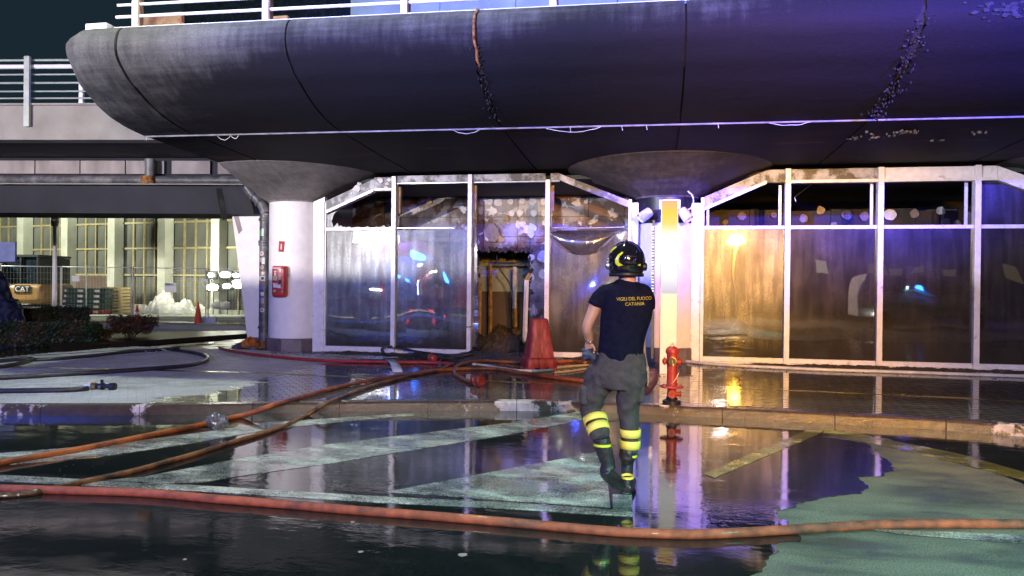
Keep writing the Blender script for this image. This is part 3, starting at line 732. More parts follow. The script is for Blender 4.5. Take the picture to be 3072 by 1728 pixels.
bx = MB().box(-7.95, -7.60, 9.2, 9.5, 5.04, 5.19).build('box_light', M['whitepaint']); bev(bx, .02); tag(bx, 'small white box standing on the left tip of the canopy', 'box')

# ================================================================== UPPER TERMINAL seen through the railing
up = thing('upper_terminal', 'upper terminal front with dark and pale glazing behind the railing', 'building', (-2, 20, 5))
# deck
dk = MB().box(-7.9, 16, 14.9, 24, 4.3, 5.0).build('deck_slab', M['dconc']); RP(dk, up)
def upbox(px0, px1, Y, z0, z1, m, name, th=.1):
    x0 = W(px0, 30, Y).x; x1 = W(px1, 30, Y).x
    o = MB().box(x0, x1, Y, Y + th, z0, z1).build(name, m); RP(o, up); return o
upbox(545, 1052, 20, 5, 10, M['darkglass'], 'dark_glazing')
for a, b_ in ((1052, 1225), (1228, 1318), (1321, 1545), (1548, 1850), (1853, 2200), (2203, 2700)):
    upbox(a, b_, 20, 5, 10, M['paleglass'], 'glass_panel')
for a, b_ in ((1080, 1105), (1390, 1412), (1500, 1480)):
    x0 = W(a, 0, 19.9).x; x1 = W(b_, 30, 19.9).x
    RP(MB().tube([(x0, 19.9, 8.9), (x1, 19.9, 8.2)], .03, 6).build('brace', M['whitepaint']), up)
for (x0, x1, y0_) in ((405, 545, 12.5), (800, 862, 13)):
    xa = W(x0, 40, y0_).x; xb = W(x1, 40, y0_).x
    o = MB().box(xa, xb, y0_, y0_ + .08, 5.05, 6.6).build('plywood_panel', M['beige']); tag(o, 'brown board standing behind the railing, ' + ('wider left one' if x0 == 405 else 'narrow one beside the second post'), 'board')
    for k in range(3):
        p = MB().tube([(xa, y0_ - .03, 5.3 + k * .3), (xb, y0_ - .03, 5.02 + k * .3)], .035, 4).build('brace', M['black'] if k % 2 else M['paleglass'], None); RP(p, o)
wb = W(462, 40, 11.5); o = thing('white_plastic_box', 'white stepped box fixed behind the lower rail near the first post', 'box', (wb.x, 11.5, 5.05))
for nm, a, z0, z1 in (('base', .10, 0, .26), ('cap', .12, .30, .55)):
    q = MB().box(-a, a, 0, .15, z0, z1).build(nm, M['whitepaint'], o); bev(q, .02)

# ================================================================== COLUMNS
def mushroom(cx, cy, label, base_pale):
    t = thing('mushroom_column', label, 'column', (cx, cy, .1), 0, 'mushroom columns of the canopy')
    b = MB(); n = 64
    b.lathe([(.565, .0), (.565, 3.14)], n=n); o = b.build('shaft', M['white'], t, True); sharp(o)
    pr = [(.60, 3.10), (.60, 3.13), (.66, 3.16), (.82, 3.24), (1.15, 3.38), (1.55, 3.54), (1.93, 3.672), (1.965, 3.69), (1.965, 3.715), (1.0, 3.715)]
    b = MB(); b.lathe(pr, n=96); o = b.build('capital', M['capital'], t, True); sharp(o, 30)
    if cx < -5:       # the first capital ends flush with the canopy end
        for v in o.data.vertices:
            if v.co.x + cx < -8.10: v.co.x = -8.10 - cx
    b = MB(); b.lathe([(.64, 0.02), (.64, .27), (.62, .285)], n=10, M4=Matrix.Rotation(.31, 4, 'Z')); b.build('plinth', M['skirt'], t)
    return t
mushroom(-7.41, 14.58, 'white mushroom column at the left end of the shop front, extinguisher cover on it', 1)
mushroom(.27, 14.6, 'mushroom column with white shaft behind the lit sign pillar', 0)
mushroom(7.9, 14.6, 'mushroom column at the right picture edge, only its capital showing', 0)
# black band + white boards on middle column
b = MB(); n = 48
b.lathe([(.575, 2.62), (.578, 3.13)], c=(.27, 14.6, .1), n=n, cap=False)
o = b.build('cladding_band', M['black'], None, True); tag(o, 'charred black band round the middle column top, above the white boards', 'cladding')
# lamps on middle column
for sx_, lab in ((-1, 'white tubular spotlight pointing left from the middle column'), (1, 'white tubular spotlight pointing right from the middle column')):
    c = W(1935 if sx_ < 0 else 2056, 645, 13.75)
    t = thing('spotlight', lab, 'spotlight', c, 0, 'spotlights on the middle column')
    d = Vector((-.8 * (1 if sx_ < 0 else .9), -.35, -.62)) if sx_ < 0 else Vector((.55, -.3, -.75))
    d.normalize(); R = d.to_track_quat('Z', 'Y').to_matrix().to_4x4()
    o = MB().lathe([(.085, -.12), (.09, -.11), (.10, .10), (.10, .115), (.085, .12), (.08, .09)], n=24, M4=R).build('lamp_head', M['whitepaint'], t, True); sharp(o)
    arm = catmull([d * -.1, Vector((sx_ * -.06, .1, .12)), Vector((sx_ * -.12, .3, .10))], .04)
    MB().tube(arm, .012, 8).build('arm', M['alu'], t, True)
c = W(2075, 600, 13.9)
o = MB().tube(catmull([(c.x - .07, 13.9, 3.28), (c.x + .01, 13.88, 3.2), (c.x + .03, 13.88, 3.08), (c.x - .02, 13.88, 2.96), (c.x - .1, 13.9, 2.94)], .03), .014, 8).build('cable', M['whitepaint'], None, True); tag(o, 'white cable looping down beside the right spotlight', 'cable')

# ================================================================== lit sign pillar
tp = thing('sign_pillar', 'tall narrow lit sign pillar in front of the middle column', 'sign pillar', (.27, 12.2, .12))
o = MB().box(-.135, .135, -.13, .02, 0, 2.81).build('housing', M['silver'], tp); bev(o, .006)
for z0, z1, m, nm in ((1.30, 2.79, M['e_pillar'], 'lit_panel'), (.03, 1.295, M['lcol'], 'lower_panel')):
    MB().box(-.125, .125, -.137, -.131, z0, z1).build(nm, m, tp)
for sx_ in (-1, 1):
    MB().box(*(sorted((sx_ * .137, sx_ * .165))), -.12, -.0, 2.66, 2.80).build('bracket', M['whitepaint'], tp)
# side panel with small lit letters up the left edge
sp_ = thing('edge_sign', 'slim dark edge sign with a column of small lit marks left of the pillar', 'sign', (.06, 12.35, 0))
MB().box(-.06, -.02, 0, .12, .35, 2.62).build('board', M['black'], sp_)
for k in range(26):
    z = 1.30 + k * .048
    MB().box(-.064 - .004 * (k % 2), -.030, -.008, -.002, z, z + .030 - .008 * (k % 3)).build('lit_mark', M['e_sign_w'], sp_)
MB().box(-.075, -.02, -.03, .0, 1.14, 1.25).build('latch', M['alu'], sp_)
exec('')
# ================================================================== SHOP FRONTS
def bar(root, name, x0, x1, z0, z1, m, y0=14.245, y1=14.34, bv=.004):
    o = MB().box(x0, x1, y0, y1, z0, z1).build(name, m); bev(o, bv); RP(o, root); return o
def slopebar(root, name, p, q, h, m, y0=14.24, y1=14.345):
    o = wallprism([(p[0], p[1]), (q[0], q[1]), (q[0], q[1] + h), (p[0], p[1] + h)], y0, y1).build(name, m); RP(o, root); return o
def pane(root, name, poly, m, y=14.29):
    o = wallprism(poly, y, y + .008).build(name, m); RP(o, root); return o
def wavypane(root, name, x0, x1, z0, z1, m, amp, seed, y=14.29, nx=26, nz_=34):
    b = MB(); vs = []
    for j in range(nz_ + 1):
        for i in range(nx + 1):
            x = x0 + (x1 - x0) * i / nx; z = z0 + (z1 - z0) * j / nz_
            e = max(0, sin(pi * i / nx) * sin(pi * j / nz_))
            vs.append((x, y + amp * e ** .5 * noise.noise((x * 1.6 + seed, z * 1.4, seed)), z))
    n = nx + 1
    b.add(vs, [(j * n + i, j * n + i + 1, (j + 1) * n + i + 1, (j + 1) * n + i) for j in range(nz_) for i in range(nx)])
    o = b.build(name, m, None, True); RP(o, root); return o
# ---- left front
sl = thing('glass_facade', 'left burnt shop front of four glazed bays with a door hole in the third', 'shop front', (-3.5, 14.3, .1))
PL = [-6.63, -5.13, -3.55, -2.0, -.42]
bar(sl, 'end_post', -6.87, -6.63, .08, 3.20, M['frame'], 14.22, 14.34)
RP(wallprism([(-6.87, 3.2), (-6.62, 3.2), (-6.62, 3.30)], 14.22, 14.34).build('post_cap', M['frame']), sl)
bar(sl, 'post', -6.655, -6.60, .08, 3.22, M['frame'])
bar(sl, 'post', PL[1] - .045, PL[1] + .045, .08, 3.70, M['frame'], 14.20, 14.36)
for z0, z1, m in ((.08, .68, M['frame']), (.70, 2.3, M['frame']), (2.3, 3.71, M['frame'])):
    bar(sl, 'post', PL[2] - .042, PL[2] + .042, z0 + .002, z1, m, 14.20, 14.36)
bar(sl, 'post', PL[3] - .045, PL[3] + .045, .5, 3.58, M['frame'], 14.20, 14.36)
bar(sl, 'post', PL[4] - .03, PL[4] + .03, .1, 3.18, M['frame'], 14.20, 14.36)
bar(sl, 'end_post', PL[4] + .032, PL[4] + .16, .1, 3.12, M['frame'], 14.24, 14.36)
for x, z0, z1 in ((PL[1] + .05, 2.95, 3.5), (PL[2] + .05, 2.98, 3.5), (PL[3] + .05, 2.98, 3.48)):
    bar(sl, 'scorched_flange', x, x + .06, z0, z1, M['ochre'], 14.30, 14.4)
bar(sl, 'sill', -6.60, PL[1] - .05, .085, .24, M['frame']); bar(sl, 'sill', PL[1] + .05, PL[2] - .045, .085, .235, M['frame'])
bar(sl, 'sill_ledge', -6.85, -3.7, .07, .10, M['frame'], 14.17, 14.24)
bar(sl, 'sill', PL[3] + .05, PL[4] - .035, .14, .24, M['frame'])
bar(sl, 'mid_rail', -6.60, PL[1] - .05, 2.61, 2.672, M['frame'])
bar(sl, 'mid_rail', PL[1] + .05, PL[2] - .3, 2.645, 2.665, M['alu'])
o = MB().tube(catmull([(PL[3] + .05, 14.28, 2.655), (-1.5, 14.28, 2.645), (-1.0, 14.28, 2.648), (PL[4] - .04, 14.28, 2.665)], .1), .016, 6).build('mid_rail', M['alu'], None, True); RP(o, sl)
o = MB().tube(catmull([(PL[3] + .05, 14.27, 2.60), (-1.4, 14.27, 2.585), (-.55, 14.27, 2.60)], .1), .010, 6).build('mid_rail', M['alu'], None, True); RP(o, sl)
# header
H1, H2 = (-6.60, 3.02), (-5.50, 3.515)
slopebar(sl, 'header', (-6.60, 3.02), (-5.56, 3.46), .20, M['sframe'])
slopebar(sl, 'header_lip', (-6.60, 2.955), (-5.56, 3.395), .062, M['frame'], 14.20, 14.36)
bar(sl, 'header', -5.56, PL[1] - .05, 3.47, 3.69, M['sframe']); bar(sl, 'header_lip', -5.55, PL[1] - .05, 3.41, 3.465, M['frame'], 14.20, 14.36)
for a, b_ in ((PL[1] + .05, PL[2] - .05), (PL[2] + .05, PL[3] - .05), (PL[3] + .05, -1.78)):
    bar(sl, 'header', a, b_, 3.57, 3.71, M['sframe'])
    bar(sl, 'header_edge', a, b_, 3.545, 3.568, M['alu'], 14.25, 14.33)
slopebar(sl, 'header', (-1.78, 3.57), (PL[4] - .03, 3.03), .13, M['sframe'])
# torn bright foil left in the first header
b = MB()
for cx, cz, r in ((-5.93, 3.47, .11), (-5.88, 3.56, .06), (-6.05, 3.36, .04), (-5.42, 3.63, .09), (-5.28, 3.55, .05), (-5.23, 3.64, .06), (-5.30, 3.48, .05)):
    k = 7; a0 = random.random() * 6
    rg = [(cx + cos(a0 + 2 * pi * i / k) * r * random.uniform(.5, 1.1), 14.232 - random.uniform(0, .02), cz + sin(a0 + 2 * pi * i / k) * r * random.uniform(.4, .9)) for i in range(k)]
    b.add(rg + [(p[0], 14.25, p[2]) for p in rg], [tuple(range(k))] + [(i, k + i, k + (i + 1) % k, (i + 1) % k) for i in range(k)])
RP(b.build('torn_foil', M['plaster']), sl)
# glass
wavypane(sl, 'pane', -6.60, PL[1] - .05, .245, 2.605, M['g1'], .002, 1)
wavypane(sl, 'pane', PL[1] + .05, PL[2] - .05, .24, 2.62, M['g2'], .005, 7)
pane(sl, 'broken_pane', [(-6.60, 2.68), (-6.45, 2.68), (-6.50, 2.80), (-6.46, 2.93), (-6.41, 3.0), (-6.34, 3.04), (-6.60, 2.93)], M['g1'])
b = MB()
for x0, h in [(-6.46, .10), (-6.38, .05), (-6.30, .02), (-6.2, .025), (-6.0, .02), (-5.8, .03), (-5.6, .02), (-5.45, .05), (-5.3, .03)]:
    b.add([(x0, 14.29, 2.673), (x0 + .13, 14.29, 2.673), (x0 + .09, 14.288, 2.673 + h)], [(0, 1, 2)])
RP(b.build('glass_shards', M['plaster']), sl)
wavypane(sl, 'pane', PL[3] + .05, PL[4] - .035, .245, 2.58, M['g4'], .05, 3)
# sagging film hanging in the fourth bay
b = MB(); nx, nz_ = 30, 12; vs = []
for j in range(nz_ + 1):
    for i in range(nx + 1):
        u = i / nx; x = PL[3] + .06 + (PL[4] - PL[3] - .12) * u
        zt = 2.60; zb = 2.60 - (.02 + .46 * (1 - abs(2 * u - .85) ** 2.2 if abs(2 * u - .85) < 1 else 0)) + .18 * max(0, u - .6)
        zb = min(zb, zt - .01); z = zt + (zb - zt) * j / nz_
        vs.append((x, 14.26 - .12 * sin(pi * j / nz_) * (zt - zb) / .4, z))
b.add(vs, [(j * (nx + 1) + i, j * (nx + 1) + i + 1, (j + 1) * (nx + 1) + i + 1, (j + 1) * (nx + 1) + i) for j in range(nz_) for i in range(nx)])
RP(b.build('sagging_film', M['gfilm'], None, True), sl)
# ragged glass film left beside the door hole
b = MB(); L1 = []; R1 = []
for j in range(26):
    z = .3 + j * .095
    L1.append((PL[2] + .045, 14.30, z)); wv = .05 + .14 * (1 - abs(z - .9) / 2.4) * (.6 + .5 * noise.noise((0, 0, z * 2))); R1.append((PL[2] + .045 + max(.03, wv), 14.28 + .05 * noise.noise((z * 3, 1, 0)), z))
b.add(L1 + R1, [(i, 26 + i, 27 + i, i + 1) for i in range(25)]); RP(b.build('torn_film', M['gfilm'], None, True), sl)

# ---- right front
sr = thing('glass_facade', 'right shop front with whole brown streaked lower panes and soot above', 'shop front', (3.5, 14.3, .1))
PR = [.93, 2.43, 4.01, 5.59, 7.1]
bar(sr, 'end_post', .72, .885, .1, 3.10, M['frame'], 14.22, 14.34); bar(sr, 'post', .89, .95, .1, 3.20, M['frame'], 14.20, 14.36)
for x in PR[1:4]: bar(sr, 'post', x - .048, x + .048, .09, 3.71, M['frame'], 14.20, 14.36)
bar(sr, 'post', 7.08, 7.14, .1, 3.2, M['frame'], 14.20, 14.36)
X = [.95] + PR[1:]
for i in range(4):
    a = X[i] + (.05 if i else .003); b_ = X[i + 1] - .05
    bar(sr, 'mid_rail', a, b_, 2.605, 2.672, M['frame'])
    bar(sr, 'sill', a, b_, .15, .235, M['frame']); bar(sr, 'sill_step', a, b_, .075, .148, M['frame'], 14.20, 14.34)
    wavypane(sr, 'pane', a, b_, .238, 2.603, M['gr_amber'] if i == 0 else M['gr'], .003, i * 3 + 11)
for i in (1, 2): bar(sr, 'header', X[i] + .05, X[i + 1] - .05, 3.50, 3.70, M['sframe'] if i == 1 else M['frame']); bar(sr, 'header_lip', X[i] + .05, X[i + 1] - .05, 3.44, 3.498, M['frame'], 14.20, 14.36)
bar(sr, 'header', 2.06, 2.38, 3.52, 3.70, M['sframe']); bar(sr, 'header_lip', 2.06, 2.38, 3.455, 3.518, M['sframe'], 14.2, 14.36)
slopebar(sr, 'header', (.955, 3.02), (2.055, 3.50), .195, M['sframe']); slopebar(sr, 'header_lip', (.955, 2.96), (2.055, 3.44), .058, M['frame'], 14.20, 14.36)
bar(sr, 'header', 5.64, 5.90, 3.50, 3.70, M['frame']); bar(sr, 'header_lip', 5.64, 5.90, 3.44, 3.498, M['frame'], 14.2, 14.36)
slopebar(sr, 'header', (5.905, 3.50), (7.05, 3.03), .195, M['frame']); slopebar(sr, 'header_lip', (5.905, 3.44), (7.05, 2.97), .058, M['frame'], 14.20, 14.36)
for x in (PR[1] - .14, PR[2] - .14, PR[3] - .16): bar(sr, 'inner_flange', x, x + .055, 2.68, 3.43, M['galv'], 14.37, 14.40)
bar(sr, 'inner_flange', 1.0, 1.05, 2.68, 2.99, M['galv'], 14.37, 14.40)
pane(sr, 'upper_pane', [(5.64, 2.675), (7.05, 2.675), (7.05, 3.0), (5.9, 3.44), (5.64, 3.44)], M['gr'])
for p in (((2.95, 3.50, 14.5), (2.72, 3.30, 15.2), (2.74, 3.22, 15.2)), ):
    RP(MB().tube([(q[0], q[2], q[1]) for q in p], .008, 5).build('hanging_wire', M['alu'], None), sr)

# ---- building shell of the shops
shell = thing('shop_interior', 'burnt shop room behind the glass fronts', 'room', (0, 17, .1))
YB = 17.0
RP(MB().box(-7.2, 8.6, 14.36, 22, 3.60, 3.68).build('ceiling', M['ceil']), shell)
RP(MB().box(-7.2, 8.6, 14.4, 22, .085, .125).build('shop_floor', M['char']), shell)
RP(MB().box(-7.35, -7.2, 14.9, 22, .1, 3.6).build('side_wall', M['innerwall']), shell)
RP(MB().box(.2, .35, 15.1, 17, .1, 3.6).build('partition_wall', M['sooty_tile']), shell)
RP(MB().box(8.6, 8.75, 14.4, 22, .1, 3.6).build('side_wall', M['sooty_tile']), shell)
RP(MB().box(-7.2, 8.6, 19.0, 19.15, .1, 3.6).build('rear_wall', M['innerwall']), shell)
RP(MB().box(-7.2, 8.6, 18.96, 18.995, .1, 1.35).build('dark_dado', M['brownwall']), shell)
# left back wall: separate panels, with a broken door hole
DX0, DX1, DZ = -4.04, -2.80, 2.33
zr = [.11, .62, 1.15, 1.68, 2.20, 2.66, 3.12, 3.585]
xw = [-7.19 + .82 * k for k in range(9)] + [.18]
for i in range(len(xw) - 1):
    for j in range(len(zr) - 1):
        x0, x1, z0, z1 = xw[i] + .004, xw[i + 1] - .004, zr[j] + .004, zr[j + 1] - .004
        def put(a, b_, c, d):
            if b_ - a < .05 or d - c < .05: return
            o = MB().box(a, b_, YB + random.uniform(0, .008), YB + .1, c, d).build('wall_panel', M['tile']); RP(o, shell)
        if x1 > DX0 and x0 < DX1 and z0 < DZ:
            put(x0, min(x1, DX0 - .01), z0, z1); put(max(x0, DX1 + .01), x1, z0, z1)
            if z1 > DZ: put(max(x0, DX0), min(x1, DX1), DZ + .01, z1)
        else: put(x0, x1, z0, z1)
RP(MB().box(-7.2, .2, YB + .1, YB + .14, 3.58, 3.6).build('wall_top', M['plaster']), shell)
# right back wall: soot black upper panels
for i in range(10):
    x0 = .4 + .82 * i
    RP(MB().box(x0 + .004, x0 + .814, 16.5 + random.uniform(0, .01), 16.6, 2.55, 3.17 + random.uniform(-.03, .03)).build('wall_panel', M['sooty_tile']), shell)
    RP(MB().box(x0 + .004, x0 + .814, 16.5, 16.6, .11, 2.54).build('wall_panel', M['sooty_tile']), shell)
# adhesive dots and plaster remains on the walls
BL = [0]
def blob(cx, cz, r, y, m, name, par, k=12, el=1.0, rough=.18, ring=False):
    BL[0] += 1; y = y - .0011 * (BL[0] % 60) - .004
    a0 = random.random() * 6; sd = random.random() * 99
    rg = []
    for i in range(k):
        a = 2 * pi * i / k; rr = r * max(.35, 1 + rough * 2.2 * noise.noise((cos(a) * 1.3 + sd, sin(a) * 1.3, sd)) + rough * 1.0 * noise.noise((cos(a) * 4 + sd, sin(a) * 4, sd + 9)))
        rg.append((cx + cos(a) * rr * el, cz + sin(a) * rr))
    o = wallprism(rg, y - .006, y).build(name, m); RP(o, par); return o
def wx(x, y, Y): v = W(x, y, Y); return v.x, v.z
# dots from the photograph (px): centre and radius
for (px, py, r) in [(1452, 605, 12), (1470, 605, 9), (1495, 606, 13), (1532, 605, 9), (1567, 603, 9), (1598, 605, 11), (1632, 606, 10), (1536, 640, 9), (1602, 640, 10), (1634, 639, 10), (1634, 668, 8), (1628, 770, 17), (1630, 822, 14), (1592, 832, 12), (1595, 772, 9)]:
    x, z = wx(px, py, YB); blob(x, z, r / FPX * 17.6, YB, M['plaster'], 'adhesive_dot', shell, 14, 1, .10)
for (px, py, r, m) in [(1560, 640, 16, 'plaster'), (1476, 632, 24, 'plaster'), (1498, 630, 17, 'plaster'), (1450, 668, 11, 'plaster'), (1480, 665, 9, 'plaster'), (1590, 690, 34, 'plaster'), (1620, 705, 28, 'plaster'), (1560, 672, 20, 'plaster'), (1545, 715, 12, 'plaster'), (1610, 735, 16, 'plaster'), (1632, 655, 13, 'plaster'),
                       (1375, 615, 24, 'plaster'), (1392, 630, 16, 'plaster'), (1388, 645, 8, 'plaster'), (1355, 602, 10, 'plaster'), (1232, 632, 18, 'plaster'), (1215, 640, 12, 'plaster'), (1262, 615, 22, 'plaster'), (1285, 600, 18, 'ochre'), (1300, 612, 14, 'plaster'), (1256, 650, 10, 'plaster'), (1200, 602, 14, 'dimplaster'), (1172, 610, 14, 'plaster'), (1150, 612, 16, 'ochre'), (1130, 602, 10, 'ochre'),
                       (1425, 608, 16, 'dimplaster'), (1480, 700, 40, 'dimplaster'), (1505, 720, 22, 'ochre'), (1495, 742, 18, 'plaster'), (1520, 655, 16, 'ochre'), (1600, 930, 26, 'plaster'), (1604, 880, 22, 'plaster'), (1608, 975, 26, 'plaster'), (1625, 900, 20, 'plaster'), (1635, 950, 22, 'plaster'), (1875, 640, 8, 'plaster'), (1720, 600, 10, 'dimplaster'), (1738, 625, 8, 'plaster'), (1725, 678, 9, 'plaster')]:
    if m == 'plaster' and not (px in (1476, 1590, 1375, 1600, 1560, 1392)): continue
    x, z = wx(px, py, YB)
    blob(x, z, .55 * r / FPX * 17.6, YB - .003, M[m], 'plaster_remnant', shell, 46, random.uniform(.8, 1.25), .30)
for (px, py, r, m) in [(2226, 648, 12, 'dimplaster'), (2410, 655, 12, 'dimplaster'), (2540, 645, 14, 'dimplaster'), (2592, 650, 13, 'dimplaster'), (2668, 645, 16, 'plaster'), (2741, 642, 12, 'dimplaster'), (2820, 632, 12, 'plaster'), (2905, 655, 16, 'dimplaster'), (2460, 632, 12, 'ochre'), (2835, 668, 12, 'dimplaster'), (2868, 672, 10, 'dimplaster'), (2320, 645, 9, 'dimplaster'), (2500, 676, 9, 'dimplaster'), (2175, 668, 8, 'dimplaster')]:
    x, z = wx(px, py, 16.5); blob(x, z, r / FPX * 16.2, 16.498, M[m], 'adhesive_dot', shell, 14, 1.0, .12)
# broken edge round the door hole + scorched door frames
b = MB()
for k in range(150):
    s_ = random.random()
    if s_ < .45: cx, cz = random.uniform(DX0, DX1), DZ + random.uniform(-.02, .07)
    elif s_ < .75: cx, cz = DX0 + random.uniform(-.06, .03), random.uniform(.2, DZ)
    else: cx, cz = DX1 + random.uniform(-.03, .06), random.uniform(1.2, DZ)
    r = random.uniform(.012, .05); kk = 6
    rg = [(cx + cos(2 * pi * i / kk) * r * random.uniform(.5, 1.3), YB - .01 - random.uniform(0, .03), cz + sin(2 * pi * i / kk) * r * random.uniform(.5, 1.3)) for i in range(kk)]
    b.add(rg + [(p[0], YB + .05, p[2]) for p in rg], [tuple(range(kk))] + [(i, kk + i, kk + (i + 1) % kk, (i + 1) % kk) for i in range(kk)])
o = b.build('broken_masonry_edge', M['char']); o['kind'] = 'stuff'; RP(o, shell)
def stick(px0, py0, px1, py1, Y, w_, m, name, par=None, lab=None, cat=None):
    a, c = W(px0, py0, Y), W(px1, py1, Y)
    o = MB().tube([a, c], w_, 4).build(name, m)
    if par: RP(o, par)
    return o
df = thing('door_frame', 'scorched golden inner door frame standing in the burnt room', 'door frame', W(1530, 1000, 18.2))
stick(1471, 1012, 1471, 790, 18.2, .05, M['goldalu'], 'jamb', df); stick(1465, 790, 1588, 790, 18.2, .03, M['alu'], 'lintel', df)
stick(1544, 800, 1543, 925, 18.2, .05, M['plaster'], 'jamb', df); stick(1543, 925, 1545, 980, 18.2, .06, M['goldalu'], 'jamb_stub', df)
dl = thing('door_leaf_edge', 'tall golden door edge leaning at the left of the hole', 'door', W(1437, 1020, 16.4))
stick(1437, 1032, 1440, 850, 16.4, .045, M['goldalu'], 'edge', dl); stick(1428, 1030, 1430, 860, 16.5, .03, M['goldalu'], 'edge', dl)
wf_ = thing('white_door_post', 'white upright post leaning right of the door hole', 'post', W(1575, 1030, 15.6))
stick(1574, 1030, 1580, 840, 15.6, .05, M['frame'], 'post_bar', wf_); stick(1580, 840, 1590, 820, 15.6, .04, M['goldalu'], 'post_tip', wf_)
o = MB().tube(catmull([W(1490, 755, 17.6), W(1495, 800, 17.6), W(1528, 850, 17.7), W(1536, 900, 17.7), W(1534, 935, 17.8)], .1), .018, 6).build('hanging_cable', M['blackp'], None, True); tag(o, 'black cable hanging in a curve inside the door hole', 'cable')
# rubble in the rooms
def heap(name, x0, x1, y0, y1, h, m, seed, nx=60, ny=26, zb=.11, label=None, par=None, prof=None):
    vs = []
    for j in range(ny + 1):
        for i in range(nx + 1):
            x = x0 + (x1 - x0) * i / nx; y = y0 + (y1 - y0) * j / ny
            e = min(1, 4 * min(i, nx - i) / nx + .0) * min(1, 5 * min(j, ny - j) / ny)
            n_ = noise.fractal((x * 1.7, y * 1.7, seed), 1.0, 2.0, 5)
            f = prof(x, y) if prof else 1
            vs.append((x, y, zb - .01 + max(0, e * h * f * (.55 + .9 * n_) + e * random.uniform(0, .02))))
    n = nx + 1
    o = MB().add(vs, [(j * n + i, j * n + i + 1, (j + 1) * n + i + 1, (j + 1) * n + i) for j in range(ny) for i in range(nx)]).build(name, m)
    o['kind'] = 'stuff'
    if par: RP(o, par)
    elif label: o['label'] = label
    return o
heap('rubble', -6.5, -.4, 14.5, 16.8, .42, M['char'], 3, 110, 40, par=shell)
heap('rubble', .9, 8.2, 14.5, 16.3, .62, M['char'], 8, 130, 36, par=shell)
heap('rubble', -4.3, -2.4, 17, 19.8, .35, M['char'], 12, 50, 50, par=shell)
for k, (xa, za, xb, zb_, y, m, lab) in enumerate([(1.35, .55, 1.75, 1.0, 14.75, 'wood', 'charred batten leaning up to the left of the heap behind the first right pane'), (1.75, 1.0, 2.3, .45, 14.8, 'char', 'black batten sloping down right behind the first right pane'), (5.9, .75, 6.6, .68, 14.7, 'wood', 'pale plank lying in the rubble behind the last right pane'), (-6.3, .55, -5.8, .50, 14.8, 'hose_cream', 'cream board lying in the rubble behind the first left pane')]):
    o = MB().tube([(xa, y, za), (xb, y + .1, zb_)], .035, 4).build('burnt_batten', M[m]); tag(o, lab, 'batten')
v = W(1500, 1018, 16.0)
t = thing('burnt_bundle', 'bundle of scorched golden boards lying in the door hole', 'boards', (v.x, 16.0, .15))
for k in range(5):
    MB().box(-.22 - random.uniform(0, .04), .22 + random.uniform(0, .03), -.05, .06, .02 + k * .034, .045 + k * .034).build('board', M['wood'], t).rotation_euler = (0, -.05 + random.uniform(-.03, .03), random.uniform(-.1, .1))

# debris spread along the foot of the fronts
def grit(name, n, fx, fy, s0, s1, m, z, label, zr_=.02):
    b = MB()
    for _ in range(n):
        x, y = fx(), fy(); r = random.uniform(s0, s1) ; k = 4; a0 = random.random() * 6; h = r * random.uniform(.3, .8)
        zz = z(x, y) if callable(z) else z
        base = [(x + cos(a0 + 2 * pi * i / k) * r * random.uniform(.5, 1.3), y + sin(a0 + 2 * pi * i / k) * r * random.uniform(.5, 1.3), zz) for i in range(k)]
        top = [(x + random.uniform(-.3, .3) * r, y + random.uniform(-.3, .3) * r, zz + h)]
        b.add(base + top, [(i, (i + 1) % k, k) for i in range(k)])
    o = b.build(name, m); o['kind'] = 'stuff'; o['label'] = label; return o
heap('ash_bank', -7.0, -3.7, 13.72, 14.24, .055, M['ash'], 21, 110, 16, .122, 'low bank of wet grey ash along the left shop sill')
heap('ash_bank', -4.1, -1.6, 13.1, 14.9, .10, M['ash'], 25, 90, 50, .122, 'grey heap of ash spilling out of the door hole')
heap('ash_bank', -1.6, -.3, 13.5, 14.3, .10, M['char'], 28, 60, 30, .122, 'dark debris under the fourth bay')
heap('ash_bank', .8, 8.0, 14.0, 14.22, .045, M['char'], 31, 200, 8, .122, 'thin line of soot debris along the right shop sill')
grit('loose_grit', 2600, lambda: random.uniform(-7.5, 8), lambda: 14.1 - abs(random.gauss(0, .55)), .004, .022, M['ash'], .1215, 'loose ash fragments scattered along the shop fronts')
grit('loose_grit', 500, lambda: random.gauss(-2.6, 1.3), lambda: random.uniform(11.5, 14), .008, .035, M['char'], .1215, 'charred fragments scattered before the door hole')
grit('loose_grit', 300, lambda: random.uniform(-5, 3), lambda: random.uniform(5.0, 8.5), .003, .009, M['char'], .005, 'specks of soot floating on the wet road')
for px, py, z, r, lab in ((555, 1678, .004, .012, 'small white scrap on the black wet asphalt, nearest the picture bottom'), (1083, 1655, .004, .02, 'small white scrap on the wet asphalt below the long red hose'), (1058, 1566, .004, .014, 'tiny white scrap just below the long red hose'), (1390, 1665, .004, .03, 'flat greyish disc on the dark asphalt at bottom centre'), (2330, 1172, .122, .03, 'small pale scrap near the yellow line')):
    p = G(px, py, z); k = 7
    o = prism([(p.x + cos(2 * pi * i / k) * r * random.uniform(.6, 1.2), p.y + sin(2 * pi * i / k) * r * random.uniform(.6, 1.2)) for i in range(k)], z, z + .0015).build('litter_scrap', M['panelconc']); tag(o, lab, 'litter', 'litter scraps on the ground')

